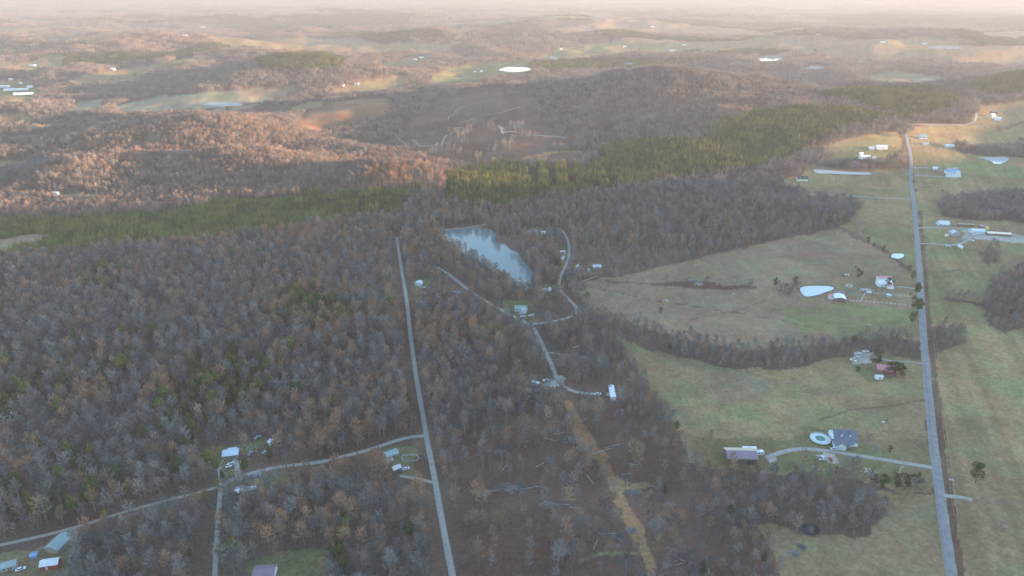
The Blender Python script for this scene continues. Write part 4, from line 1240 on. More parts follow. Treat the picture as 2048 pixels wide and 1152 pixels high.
house(463, 912, "house with a bright white metal roof in the woodland yard", 9.5, 7.0, 2.8, 1.3, 12, 'bluewhite', 'wood', wins=3, metal=True, seams=9, wing=(.6, 3.6, 5, 3.6, 2.6, 1.0, 0))
house(783, 912, "cabin with a patched greenish roof near the gravel road", 8.2, 5.4, 2.5, 1.2, 32, 'teal', 'wood', 'cabin', 'cabin', 2)
house(776, 925, "low dull metal shed against the patched roof cabin", 6.0, 3.0, 2.0, .6, 34, 'grey', 'wood', 'shed', 'shed', 0)
house(793, 940, "small pale roofed shed south of the patched roof cabin", 5.2, 3.8, 2.2, .9, 36, 'palegrey', 'wood', 'shed', 'shed', 1)
house(103, 1132, "red shed with a white metal roof", 8.4, 5.0, 2.8, 1.5, 12, 'white', 'red', 'shed', 'shed', 0, metal=True, seams=8)
b1 = [o for o in COL.objects if o.get('label') == "red shed with a white metal roof"][0]
d = MB(); d.box(-1.2, -2.54, .9, 1.0, .07, 1.9); d.build('door', pm('white'), b1)
house(120, 1092, "house with a pale teal metal roof under the bare trees", 11, 8, 2.8, 1.9, 80, 'teal', 'wood', wins=3, metal=True, seams=9)
house(18, 1136, "small house with a faded teal roof in the corner yard", 7.5, 4.6, 2.5, 1.2, 24, 'teal', 'grey', 'cabin', 'cabin', 2)
house(70, 1114, "little blue shed in the corner yard", 3.0, 2.6, 2.0, .5, 10, 'blue', 'blue', 'shed', 'shed', 0)
house(531, 1152, "house with a mauve metal roof at the grass lot", 10.5, 9, 2.9, 2.2, 4, 'mauve', 'white', wins=3, metal=True, seams=10)
house(914, 590, "house with a dull grey green roof among tan trees", 10.5, 7, 2.7, 1.5, -14, 'grey', 'wood', wins=3)
house(1042, 620, "house with a mossy green roof and white gable at the lane junction", 11.5, 7.5, 2.8, 1.9, -6, 'green', 'white', wins=3, wing=(3.4, -4.2, 6, 5, 2.5, 1.5, 90, 'palegrey'))
house(838, 570, "small white metal garage beside the gravel road", 6.0, 6.5, 3.0, 1.2, 80, 'bluewhite', 'white', 'garage', 'garage', 0, metal=True)
house(845, 578, "dark junk filled lean to in front of the white garage", 6.5, 3.6, 2.2, .6, -12, 'grey', 'brown', 'shed', 'shed', 0)
house(1092, 584, "house with a pale blue roof below the lake", 9.5, 6.5, 2.7, 1.5, 18, 'bluewhite', 'wood', wins=3)
house(1110, 586, "small tan roofed shed beside the lane below the lake", 4.5, 3.2, 2.2, .8, 10, 'tan', 'wood', 'shed', 'shed', 0)
house(1064, 468, "white house above the lake among bare trees", 14, 6.5, 3.0, 1.6, 2, 'grey', 'white', wins=4, porch=.5)
house(1086, 468, "small white garage next to the lake house", 5.5, 5.0, 2.6, 1.2, 0, 'palegrey', 'white', 'garage', 'garage', 1)
house(1162, 538, "house with a pale weathered roof at the pasture corner", 9.0, 7.5, 2.7, 1.6, -34, 'palegrey', 'grey', wins=2)
house(1193, 537, "white house with a light roof at the pasture corner", 8.6, 6.6, 2.7, 1.5, 8, 'bluewhite', 'grey', wins=2)
house(1178, 542, "tiny white shed between two pale roofed houses", 3.2, 2.6, 2.1, .6, 0, 'white', 'white', 'shed', 'shed', 0)
house(1124, 520, "long grey open shed beside the loop road", 11, 4.2, 2.4, .8, 78, 'grey', 'wood', 'shed', 'shed', 0)
house(1125, 506, "low wooden shed with clutter at the loop road", 6, 3.4, 2.2, .7, 10, 'palegrey', 'wood', 'shed', 'shed', 0)
house(1603, 361, "dark roofed house with two white gables at the end of its lane", 16, 9, 3.0, 3.0, -4, 'dark', 'cream', wins=4, gfront=2)
house(1728, 319, "pale blue roofed house behind the long thin pond", 17, 9, 3.0, 2.2, 6, 'bluewhite', 'white', wins=3)
house(1748, 319, "small white outbuilding east of the pale blue roofed house", 6, 4, 2.4, .9, 0, 'white', 'white', 'shed', 'shed', 0)
house(1708, 327, "low white shed west of the pale blue roofed house", 5, 3.4, 2.2, .7, 0, 'white', 'white', 'shed', 'shed', 0)
house(1722, 309, "narrow white shed behind the pale blue roofed house", 7, 3.4, 2.4, .8, 4, 'white', 'white', 'shed', 'shed', 0)
house(1761, 299, "grey roofed farmhouse next to the reddish shrubs", 19, 9, 3.2, 2.4, 4, 'palegrey', 'white', wins=4, chim=True)
house(1742, 299, "low white garage west of the grey roofed farmhouse", 8, 5, 2.5, 1.0, 0, 'white', 'white', 'garage', 'garage', 1)
house(1885, 450, "hip roofed pale house where the gravel loop begins", 13, 9, 3.0, 2.6, -4, 'bluewhite', 'palegrey', wins=3, porch=.7)
house(1908, 470, "grey cross gabled house inside the gravel loop", 8.5, 9, 3.0, 2.6, 84, 'palegrey', 'grey', wins=2, wing=(-1.0, .5, 7, 5, 2.8, 1.8, 96))
house(1953, 466, "large white metal roofed workshop on the gravel lot", 15.5, 10, 3.6, 1.9, -4, 'bluewhite', 'palegrey', 'workshop', 'workshop', 0, metal=True, seams=10)
house(1963, 456, "small building with a rose roof behind the workshop", 6.5, 5, 2.8, 1.3, -10, 'rose', 'brown', 'shed', 'shed', 0)
house(1996, 470, "long low cream roofed poultry shed on the gravel lot", 27, 6.5, 2.5, 1.1, -11, 'cream', 'brown', 'long_shed', 'long shed', 0, metal=True, seams=16)
house(1930, 452, "long open brown pole shed behind the gravel lot", 19, 4.2, 2.3, .6, -9, 'wood', 'brown', 'long_shed', 'pole shed', 0)
house(1973, 459, "tiny yellow hut beside the long cream roofed shed", 2.8, 2.8, 3.0, .7, 0, 'yellow', 'yellow', 'shed', 'shed', 0)
house(1893, 467 + 5, "little tan roofed well house west of the cross gabled house", 3.4, 3.0, 1.9, .9, 0, 'tan', 'cream', 'shed', 'shed', 0)
house(1903, 347, "blue roofed house with white wings in the green pasture", 20, 9, 3.2, 2.4, -8, 'blue', 'white', wins=4, wing=(7, -3.5, 7, 7, 2.8, 1.6, 90, 'white'))
house(1906, 354, "long pale low shed in front of the blue roofed house", 21, 5.5, 2.3, .6, -3, 'palegrey', 'white', 'long_shed', 'shed', 0)
house(1870, 338, "small white shed on the drive to the blue roofed house", 7, 4, 2.4, .9, -4, 'white', 'white', 'shed', 'shed', 0)
house(1843, 278, "teal roofed pyramid shaped house where the paved road ends", 13, 11, 3.0, 3.6, 0, 'teal', 'white', wins=3)
house(1850, 289, "small white and tan building below the teal roofed house", 10, 5, 2.4, 1.0, -6, 'tan', 'white', 'shed', 'shed', 0)
house(1897, 295, "pale house alone at the edge of the brush field", 15, 7, 2.8, 1.4, -2, 'bluewhite', 'palegrey', wins=3)
house(1984, 234, "white house with a steep roof in the upper field", 11, 7, 3.0, 2.8, 30, 'white', 'white', wins=2)
house(1993, 241, "bright white roofed barn in the upper field", 13, 9, 3.4, 2.0, -10, 'white', 'white', 'barn', 'barn', 0)
house(1988, 227, "rose roofed shed behind the two white buildings of the upper field", 12, 6, 2.8, 1.4, -4, 'mauve', 'brown', 'shed', 'shed', 0)
# long poultry houses and other far buildings
house(33, 182, "longest white roofed poultry house in the green valley", 66, 13, 3, 2.2, 12, 'white', 'white', 'poultry_house', 'poultry house', 0)
house(47, 190, "shorter white roofed poultry house in front of its neighbour", 48, 13, 3, 2.2, 12, 'white', 'white', 'poultry_house', 'poultry house', 0)
house(4, 175, "white roofed poultry house cut off by the picture edge", 48, 13, 3, 2.2, 12, 'white', 'white', 'poultry_house', 'poultry house', 0)
FARB = [(61,175,26,'white',"white barn at the end of the longest poultry house"),(22,160,20,'palegrey',"pale farm shed behind the poultry houses"),(42,167,16,'white',"small white farmhouse behind the poultry houses"),
 (66,133,36,'white',"white roofed farm on the distant left field"),(115,135,26,'palegrey',"pale farm building by the distant left woods"),(222,141,44,'white',"long white farm roof on the strip field"),
 (367,73,60,'white',"large white farm complex far up the valley"),(405,57,60,'white',"white farm roofs in the faint distance"),(300,60,40,'cream',"cream farm roof in the faint distance"),
 (503,224,14,'white',"white cottage beside the long bright pond"),(549,228,15,'cream',"lit cream farmhouse behind the hill"),(685,173,16,'rose',"red roofed farmhouse in the valley field"),(714,169,18,'teal',"green roofed barn in the valley field"),
 (843,116,26,'white',"white farmhouse above the valley field"),(830,120,24,'palegrey',"grey barn above the valley field"),(950,145,18,'teal',"small teal roofed barn in the lush field"),(963,145,18,'white',"white barn in the lush field"),
 (1122,99,20,'palegrey',"grey farmhouse at the head of the long green field"),(1249,95,24,'white',"white farmhouse on the long green field"),(1345,103,50,'palegrey',"group of grey sheds on the far ridge"),(1368,92,34,'white',"white roof above the grey sheds of the far ridge"),
 (1180,61,44,'brick',"dark red roofed house on the distant tan field"),(1305,55,40,'white',"distant white farmstead on the skyline fields"),(1350,44,44,'white',"white farmstead highest up on the skyline"),
 (1765,86,36,'white',"white farm at the edge of the far valley"),(1848,89,34,'palegrey',"pale farm near the long far pond"),(1676,60,50,'palegrey',"pale roofs on the far olive ridge"),(1638,70,40,'white',"white roofs below the far olive ridge"),
 (113,390,12,'white',"small white cabin in the dim hollow"),(30,402,16,'palegrey',"pale cabin at the edge of the dim hollow")]
for px_, py_, L_, c_, lab_ in FARB:
    house(px_, py_, lab_, L_ * .62, L_ * .36, 3, L_ * .08, random.uniform(-12, 14), c_, 'white', 'farm_building', 'farm building', 0)

# ------------------------------------------------------------------ mobile homes, campers, vehicles
def trailer_home(px, py, L, W, rot, label, roof='white', wall='cream'):
    x, y, z = at(px, py)
    e = empty('mobile_home', (x, y, z + .1), R(rot), label, 'mobile home')
    b = MB(); b.box(0, 0, 1.9, L, W, 2.4); b.build('body', pm(wall), e)
    r = MB(); r.add([(-L/2-.15,-W/2-.15,3.1),(L/2+.15,-W/2-.15,3.1),(L/2+.15,0,3.45),(-L/2-.15,0,3.45),(-L/2-.15,W/2+.15,3.1),(L/2+.15,W/2+.15,3.1)], [(0,1,2,3),(3,2,5,4),(0,3,4),(1,5,2),(0,4,5,1)])
    r.build('roof', pm(roof, True), e)
    s = MB(); s.box(0, 0, .2, L - .2, W - .2, 1.1); s.build('skirting', pm('palegrey'), e)
    for i in range(4): window(e, None, -L/2 + (i + .6) * L / 4.3, -W/2 - .003, 2.1, -math.pi/2, 1.0, .8)
    d = MB(); d.box(L*.1, -W/2-.04, 1.7, .9, .07, 1.95); d.build('door', pm('brown'), e)
    st = MB()
    for k in range(3): st.box(L*.1, -W/2-.35-.3*k, .55-.2*k, 1.2, .3, .2)
    st.build('steps', pm('wood'), e)
    return e
m1 = trailer_home(1224, 789, 17, 3.9, 88, "white mobile home at the end of the gravel spur")
dk = MB(); dk.box(-1.0, 3.1, .5, 5, 2.4, .25); dk.build('deck', pm('wood'), m1)
m2 = trailer_home(491, 987, 13.0, 3.6, 20, "long narrow mobile home with a bright white roof south of the side road", 'white', 'brown')
lt = MB(); lt.add([(-8.5,1.7,2.9),(-1.0,1.7,2.9),(-1.0,5.2,2.4),(-8.5,5.2,2.4),(-8.5,1.7,-.5),(-1.0,1.7,-.5),(-1.0,5.2,-.5),(-8.5,5.2,-.5)], [(0,1,2,3),(0,4,5,1),(1,5,6,2),(2,6,7,3),(3,7,4,0)])
lt.build('lean_to', pm('mauve', True), m2)

TYRE = mat('tyre_rubber', (.02, .02, .02), .9)
def wheel(e, x, y, r=.36, w=.24):
    t = MB(); t.tube((x, y - w/2, r), (x, y + w/2, r), r, r, 10)
    o = t.build('wheel', TYRE, e); h = MB(); h.tube((x, y - w/2 - .01, r), (x, y + w/2 + .01, r), r * .5, r * .5, 8); h.build('hub', pm('palegrey'), o)
def camper(px, py, L, rot, label):
    x, y, z = at(px, py); e = empty('camper', (x, y, z), R(rot), label, 'camper')
    b = MB(); W = 2.5; prof = [(-L/2,.7),(L/2-.9,.7),(L/2-.1,1.5),(L/2,2.3),(L/2-.5,3.25),(-L/2+.15,3.3),(-L/2,3.1)]
    n = len(prof); b.add([(p[0], s*W/2, p[1]) for s in (-1,1) for p in prof], [tuple(range(n)), tuple(range(2*n-1,n-1,-1))] + [((k+1)%n, k, n+k, n+(k+1)%n) for k in range(n)])
    b.build('body', pm('white'), e)
    for i in range(3): window(e, None, -L*.3 + i*L*.27, -W/2-.003, 2.2, -math.pi/2, .9, .6, pm('dark'))
    ac = MB(); ac.box(0,0,3.45,1.0,.8,.32); ac.build('roof_vent', pm('palegrey'), e)
    for sx in (-.5,.5):
        for sy in (-1,1): wheel(e, sx, sy*1.12)
    hitch = MB(); hitch.tube((L/2-.5,0,.6),(L/2+1.0,0,.5),.08,.06,6); hitch.build('hitch', pm('dark'), e)
camper(1499, 903, 9.5, -2, "longer white camper standing behind the mauve roofed barn")
camper(1516, 910, 7.4, 6, "shorter white camper at the end of the mauve roofed barn")
camper(1920, 496, 8.0, 88, "tall white box trailer standing on the grass by the gravel loop")
camper(541, 889, 5.2, 78, "white camper at the back of the woodland yard")
camper(1071, 771, 6.0, -24, "white camper left of the gravel turning place")

def car(px, py, rot, label, col='white', kind='car', L=4.6):
    x, y, z = at(px, py); e = empty(kind if kind != 'car' else 'parked_car', (x, y, z + .12), R(rot), label, 'pickup' if kind == 'pickup_truck' else 'car')
    W = 1.85
    if kind == 'pickup_truck': low = [(-L/2,.45),(L/2,.45),(L/2,.85),(L/2-.1,1.0),(L/2-1.5,1.1),(-L/2,1.08)]; cab = [(-.5,1.05),(1.2,1.05),(.75,1.75),(-.35,1.78)]
    else: low = [(-L/2,.4),(L/2,.4),(L/2,.75),(L/2-1.1,.95),(-L/2+.5,1.0),(-L/2,.9)]; cab = [(-1.7,.95),(1.25,.95),(.55,1.48),(-1.2,1.5)]
    b = MB(); n = len(low); b.add([(p[0], s*W/2, p[1]) for s in (-1,1) for p in low], [tuple(range(n)), tuple(range(2*n-1,n-1,-1))] + [((k+1)%n, k, n+k, n+(k+1)%n) for k in range(n)])
    b.build('body', pm(col, True), e)
    g = MB(); n = 4; g.add([(p[0], s*(W/2-.12-(p[1]>1.2)*.12), p[1]) for s in (-1,1) for p in cab], [tuple(range(n)), tuple(range(2*n-1,n-1,-1))] + [((k+1)%n, k, n+k, n+(k+1)%n) for k in range(n)])
    g.build('cabin_glass', GLASS, e)
    r = MB(); zz = cab[2][1]; r.box((cab[2][0]+cab[3][0])/2, 0, zz + .02, abs(cab[2][0]-cab[3][0]), W-.5, .06); r.build('cabin_roof', pm(col, True), e)
    for sx in (-L*.31, L*.31):
        for sy in (-1, 1): wheel(e, sx, sy*(W/2-.1), .34, .2)
    for sy in (-1, 1): h = MB(); h.box(L/2+.01, sy*.65, .72, .05, .3, .14); h.build('headlight', pm('bluewhite'), e)
car(1645, 917, 88, "white car parked on the grass by the gravel apron", 'white')
car(1637, 918, 88, "grey pickup parked left of the white car", 'grey', 'pickup_truck', 5.4)
car(1668, 899, 8, "white car in front of the white garage gable", 'bluewhite')
car(1661, 920, 80, "red car at the foot of the gravel apron", 'red')
car(1892, 492, 85, "left one of two white cars south of the gravel loop", 'white')
car(1899, 493, 75, "right one of two white cars south of the gravel loop", 'bluewhite')
car(1944, 482, -20, "white car beside the workshop drive", 'white')
car(1950, 470, 20, "white pickup parked against the workshop", 'white', 'pickup_truck', 5.4)
car(2029, 486, 10, "pale car at the far end of the gravel lot", 'white')
car(457, 932, 82, "white car nearer the lane in the woodland yard", 'white')
car(463, 931, 84, "pale pickup parked on the woodland drive", 'palegrey', 'pickup_truck', 5.2)
car(501, 908, 80, "grey car in the middle of the woodland yard", 'grey')
car(532, 906, 30, "dusty white car at the east end of the woodland yard", 'palegrey')
car(514, 953, 20, "blue car under the trees beside the side road", 'blue')
car(426, 924, 10, "white van left of the white roofed woodland house", 'white', 'car', 5)
car(515, 876, 60, "small pale car at the back of the woodland yard", 'palegrey')
car(837, 605, 8, "left one of two white vans beside the gravel road", 'white', 'car', 5)
car(846, 605, 14, "right one of two white vans beside the gravel road", 'white', 'car', 5)
car(858, 582, 20, "dark car beside the white metal garage", 'dark')
car(1044, 628, 8, "white car in front of the mossy roofed house", 'white')
car(1046, 634, 20, "pale car at the lane junction", 'bluewhite')
car(1058, 635, 15, "rust coloured car at the lane junction", 'rust')
car(1062, 632, 25, "white pickup at the lane junction", 'white', 'pickup_truck', 5.2)
car(1076, 782, 40, "white car left of the gravel turning place", 'white')
car(1092, 762, 8, "white pickup at the gravel turning place", 'white', 'pickup_truck', 5.2)
car(1196, 789, 5, "white car at the end of the gravel spur", 'white')
car(1716, 708, 10, "white van beside the brick house drive", 'white', 'car', 5)
car(1714, 717, 5, "silver car in front of the white van", 'palegrey')
car(1706, 722, -50, "pale pickup at the end of the brick house drive", 'cream', 'pickup_truck', 5.2)
car(1731, 704, 0, "white pickup under the bare trees of the brick house", 'white', 'pickup_truck', 5.2)
car(1693, 551, 4, "white tractor sized vehicle left of the round evergreen", 'white', 'pickup_truck', 5.2)
car(1686, 552, 12, "dark vehicle left of the round evergreen", 'dark', 'pickup_truck', 5.2)
car(800, 945, 28, "dark car beside the small pale roofed shed", 'dark')
car(812, 939, 24, "white car east of the small pale roofed shed", 'white')
car(1152, 696, 5, "white camper van alone in the woods", 'white', 'car', 6)
car(42, 1140, 30, "white car behind the red shed", 'white')
car(151, 1111, 30, "silver car parked by the teal roofed house", 'palegrey')

# ------------------------------------------------------------------ fences, poles, pens
POSTM = mat('fence_post', (.5, .47, .42), .9, 0, .2, 2)
POSTD = mat('dark_post', (.16, .12, .09), .9, 0, .2, 2)
WIRE_SUNLIT = mat('wire', (.40, .26, .12), .5, 0, .1, 1)  # orange brown stands in for low sun catching the wires
def fence(pts, label, step=4.0, hp=1.3, r=.09, m=POSTM, rails=2, rr=.035):
    P = catmull(world_line(pts), step); z = height(P[:, 0], P[:, 1])
    o = (float(P[0][0]), float(P[0][1]), float(z[0])); e = empty('fence', o, 0, label, 'fence')
    pmh = None
    for (x, y), zz in zip(P, z):
        if pmh is None:
            b = MB(); b.box(0, 0, hp / 2 - .2, r * 2, r * 2, hp + .4); po = b.build('post', m, e); pmh = po.data
        else:
            po = bpy.data.objects.new('post', pmh); COL.objects.link(po); po.parent = e
        po.location = (x - o[0], y - o[1], zz - o[2])
    for k in range(rails):
        b = MB(); hh = hp * (k + 1) / (rails + .2)
        for i in range(len(P) - 1):
            b.tube((P[i][0]-o[0], P[i][1]-o[1], z[i]+hh-o[2]), (P[i+1][0]-o[0], P[i+1][1]-o[1], z[i+1]+hh-o[2]), rr, rr, 3)
        b.build('rail', m, e)
fence([(1748,588),(1775,589),(1800,592),(1832,596)], "white post fence in front of the white house", 3.4, 1.5, .16, pm('white'))
fence([(1700,603),(1740,605),(1790,609),(1836,616)], "lower white post fence across the green paddock", 3.4, 1.5, .16, pm('white'))
fence([(1722,602),(1727,592),(1730,588)], "short pale fence between the two paddock rows", 2.6, 1.5, .14, pm('white'))
fence([(1378,873),(1440,878),(1520,886),(1604,894)], "dark wire fence behind the mauve roofed barn", 4.5, 1.2, .07, POSTD, 2, .03)
fence([(1604,894),(1603,868),(1602,858),(1680,862),(1760,872),(1858,888)], "wire fence behind the slate roofed house", 4.5, 1.2, .07, POSTD, 2, .025)
fence([(1848,730),(1856,800),(1863,880),(1866,915)], "roadside fence along the lower pasture", 5, 1.2, .07, POSTD, 2, .025)
fence([(1872,985),(1880,1050),(1890,1130),(1896,1170)], "roadside fence along the bottom pasture", 5, 1.2, .07, POSTD, 2, .025)
fence([(1684,456),(1720,478),(1770,502),(1818,540),(1836,575)], "old fence line with shrubs across the tan pasture", 5, 1.2, .07, POSTD, 2, .025)
fence([(805,913),(833,912),(835,922),(806,923),(805,913)], "rectangular pen beside the patched roof cabin", 2.4, 1.6, .1, pm('palegrey'), 3, .06)
fence([(1822,399),(1818,440),(1828,520),(1836,560)], "roadside fence beside the upper field", 6, 1.2, .07, POSTD, 1, .03)
def ring_pen(px, py, r, label):
    x, y, z = at(px, py); e = empty('round_pen', (x, y, z), 0, label, 'pen'); n = 16
    for k in range(n):
        a0, a1 = 2*math.pi*k/n, 2*math.pi*(k+.94)/n
        b = MB()
        for hh in (.35, .8, 1.25, 1.7): b.tube((r*math.cos(a0), r*math.sin(a0), hh), (r*math.cos(a1), r*math.sin(a1), hh), .06, .06, 4)
        for a in (a0, a1): b.tube((r*math.cos(a), r*math.sin(a), -.2), (r*math.cos(a), r*math.sin(a), 1.75), .07, .07, 4)
        b.build('panel', pm('white'), e)
ring_pen(1698, 573, 3.1, "round white pen in the farmyard beside the pale pond")
def gazebo(px, py):
    x, y, z = at(px, py); e = empty('gazebo', (x, y, z), 0, "grey hexagonal gazebo beside the white post fence", 'gazebo'); n = 6
    r = MB(); r.add([(3*math.cos(k*math.pi/3), 3*math.sin(k*math.pi/3), 2.4) for k in range(n)] + [(0,0,3.7)], [(k,(k+1)%n,n) for k in range(n)] + [(5,4,3,2,1,0)]); r.build('roof', pm('palegrey'), e)
    for k in range(n): b = MB(); b.box(2.6*math.cos(k*math.pi/3), 2.6*math.sin(k*math.pi/3), 1.15, .18, .18, 2.5); b.build('post', pm('grey'), e)
    f = MB(); f.add([(2.8*math.cos(k*math.pi/3), 2.8*math.sin(k*math.pi/3), .25) for k in range(n)], [tuple(range(n))]); f.build('floor', pm('wood'), e)
gazebo(1777, 594)

POLEP = world_line([(1826,300),(1832,345),(1838,395),(1843,450),(1848,510),(1853,575),(1860,650),(1868,735),(1878,830),(1890,940),(1903,1060)])
poles = []
for i, (x, y) in enumerate(POLEP):
    z = float(height(np.array([x]), np.array([y]))[0])
    nearby = ["where the paved road ends", "beside the pale low shed drive", "opposite the long lane of the upper field", "at the gravel loop entrance", "south of the gravel loop", "opposite the white roofed house drive", "by the roadside wood", "opposite the brick house drive", "along the hay field", "opposite the pool house driveway", "lowest along the hay field"][i]
    e = empty('utility_pole', (float(x), float(y), z), 0, "brown utility pole " + nearby, 'utility pole', 'utility poles along the paved road')
    b = MB(); b.tube((0,0,-.5),(0,0,10.5),.22,.15,7); b.build('pole', POSTD, e)
    c = MB(); c.box(0,0,9.9,2.2,.12,.14); c.build('crossarm', POSTD, e)
    for k, dx in enumerate((-1,0,1)):
        s = MB(); s.tube((dx,0,9.97),(dx,0,10.2),.06,.05,6); s.build('insulator', pm('palegrey'), e)
    poles.append((x, y, z))
for i in range(len(poles) - 1):
    a, b_ = poles[i], poles[i+1]; w = MB(); n = 10
    for dx in (-1, 1):
        for k in range(n):
            t0, t1 = k/n, (k+1)/n
            P_ = [(a[0]+(b_[0]-a[0])*t+dx, a[1]+(b_[1]-a[1])*t, a[2]+(b_[2]-a[2])*t+10.2-4*1.4*t*(1-t)) for t in (t0, t1)]
            w.tube(P_[0], P_[1], .05, .05, 3)
    o = w.build('power_line', WIRE_SUNLIT)
    spans = ["between the first two poles from the road end", "over the drive of the blue roofed house", "over the upper green field", "over the gravel loop entrances", "south of the gravel loop", "past the roadside wood", "past the curved hedge of the hay field", "along the top of the hay field", "along the middle of the hay field", "along the bottom of the hay field"]
    tag(o, "pair of sagging wires " + spans[i], 'power line', 'power line spans')
def lamp_pole(px, py, label):
    x, y, z = at(px, py); e = empty('light_pole', (x, y, z), 0, label, 'light pole')
    b = MB(); b.tube((0,0,-.4),(0,0,7.5),.16,.11,7); b.build('pole', pm('palegrey'), e)
    c = MB(); c.tube((0,0,7.3),(1.2,0,7.7),.05,.05,5); c.build('arm', pm('palegrey'), e); l = MB(); l.box(1.4,0,7.65,.6,.3,.2); l.build('lamp_head', pm('white'), e)
lamp_pole(1797, 953, "pale light pole behind the row of dark round cedars")
lamp_pole(1697, 553, "pale twin topped pole beside the round evergreen")

# ------------------------------------------------------------------ lone trees and shrubs
lone = [('c1',1950,966,.95,"dark spreading evergreen alone in the hay field"),
 ('c0',1748,974,.86,"westernmost of five round cedars in a row"),('c0',1766,975,.92,"second of five round cedars from the west"),('c0',1792,975,1.0,"middle one of five round cedars in a row"),('c0',1813,974,.9,"second of five round cedars from the road"),('c0',1832,971,.84,"easternmost of five round cedars, nearest the road"),
 ('c0',1779,903,.45,"small dark cedar beside the gravel driveway"),
 ('c1',1715,560,.78,"round dark evergreen behind the farmyard"),('c0',1776,576,1.05,"brown green tree at the corner of the white house"),
 ('p1',1830,600,.85,"tall pine at the house drive beside the paved road"),('c1',1826,622,.95,"large evergreen on the verge of the paved road"),('p1',1832,636,.9,"tall pine in the middle of the roadside group"),('c1',1824,650,.85,"yellowish evergreen at the lower end of the roadside group"),
 ('c1',1825,560,.62,"dark evergreen on the verge above the house drive"),('c1',1749,735,1.0,"tall evergreen left of the brick house"),('c0',1778,750,1.1,"round cedar in front of the brick house"),('c0',1790,752,1.2,"round cedar right of the brick house"),('c0',1802,752,.9,"brownish bush east of the brick house"),('c0',1716,744,.45,"small dark bush on the lawn of the brick house"),
 ('c0',1551,572,.85,"dark bush at the left end of the brushy hollow"),('c0',1590,570,.95,"dark bush between the hollow and the pale pond"),('c0',1735,487,.8,"round bush on the old fence line"),('c0',1747,494,.5,"small bush further down the old fence line"),('c0',1765,503,.7,"brown bush near the oval pond"),('c0',1818,543,.7,"bush at the lower end of the old fence line"),
 ('b0',1731,896,.72,"reddish bare tree east of the slate roofed house"),('g1',1748,916,.6,"pale bare tree on the lawn by the driveway"),('g1',1684,950,.9,"large grey bare tree below the gravel apron"),('g0',1706,956,.85,"grey bare tree at the lawn edge below the driveway"),('p0',1671,953,.5,"young pine at the lawn edge"),
 ('g1',1366,716,.8,"lone bare tree in front of the hedge wood"),('c0',1884,385,.45,"lone dark bush in the green pasture"),('c0',1321,626,.6,"dark bush in the tan pasture"),
 ('p1',494,952,.62,"green pine north of the side road"),('p0',486,946,.5,"dark pine beside the woodland drive"),('p1',436,955,.7,"dark green pine at the lane junction"),('p0',446,962,.55,"small pine at the lane junction"),
 ('o0',440,986,.95,"sunlit gold tree west of the narrow lane"),('o0',412,1002,.8,"sunlit gold tree beside the forest track"),('o0',213,1040,.7,"yellow green tree near the forest track bend"),('o0',207,1052,.6,"smaller yellow tree below the forest track bend"),
 ('o0',290,1096,.9,"golden tree beside the narrow lane"),('o0',263,1142,1.0,"golden tree near the bottom edge"),('o0',278,1146,.9,"second golden tree near the bottom edge"),('o0',246,1150,.75,"yellow green tree near the bottom edge"),('o0',474,1000,.6,"yellow bush behind the long mobile home"),('o0',343,655,.8,"yellow tree in the deep western woods"),('o0',482,546,.7,"yellow green tree near the plantation"),
 ('o0',467,788,1.0,"golden tree in the middle of the evergreen clump"),('o0',440,800,.9,"golden tree left of the evergreen clump"),('o0',510,800,.9,"golden tree right of the evergreen clump"),('o0',452,812,.8,"smaller golden tree below the evergreen clump"),('o0',486,776,.7,"golden tree above the evergreen clump"),('o0',943,560,.8,"yellow tree on the lake shore"),('o0',1115,565,.8,"yellow green tree inside the loop road"),
 ('t1',395,950,.95,"orange tinted tree left of the woodland yard"),('t1',432,918,.7,"tan tree beside the white roofed woodland house"),('t0',490,900,.75,"tan tree in the middle of the woodland yard"),('t0',556,912,.9,"broad orange tree at the east end of the woodland yard")]
for k_, px_, py_, s_, lab_ in lone:
    x, y, z = at(px_, py_)
    place_tree(k_, x, y, z, s_ * (1.4 if k_ in ('c0', 'c1') else 1.25 if k_ == 'p1' else 1), random.uniform(0, 6.28), lab_, None)
for i, (px_, py_, s_, lab_) in enumerate([(1788,300,1.6,"reddish shrub next to the grey roofed farmhouse"),(1796,304,1.4,"reddish shrub in the middle of the farmhouse hedge"),(1803,307,1.7,"large reddish shrub by the road end"),(1782,296,1.2,"small dark shrub behind the grey roofed farmhouse"),(1728,306,1.2,"dark shrub behind the pale blue roofed house"),(1738,302,1.3,"dark shrub west of the grey roofed farmhouse"),
    (1926,247,1.8,"dark shrub on the upper lane"),(1940,251,1.4,"shrub at the bend of the upper lane"),(1962,251,1.5,"brown shrub east of the upper lane bend"),(1995,256,1.6,"brown shrub in the upper hedge line"),(2012,257,1.3,"small shrub at the dip of the upper hedge line"),(1470,573,2.4,"low brown shrub west of the brushy hollow gap"),(1500,572,2.6,"brown shrub on the creek line"),(1440,572,1.8,"small brown shrub on the creek line"),(1412,565,2.0,"brown shrub beside the rubble heap"),(1372,566,2.2,"brown shrub west of the rubble heap"),(1570,580,2.6,"wide brown shrub in the round hollow"),(1578,590,2.2,"low brown shrub below the round hollow"),(1560,586,2.0,"brown shrub at the left of the round hollow"),
    (1585,578,2.0,"brown shrub at the right of the round hollow"),(2000,1056,1.6,"clump of brush in the ring of the hay field"),(1590,940,1.8,"brown shrub below the driveway"),(1560,575,1.6,"grey shrub north of the round hollow")]):
    x, y, z = at(px_, py_); place_tree('s0', x, y, z, s_, random.uniform(0, 6), lab_, 'shrubs of the farmland', 'shrub')

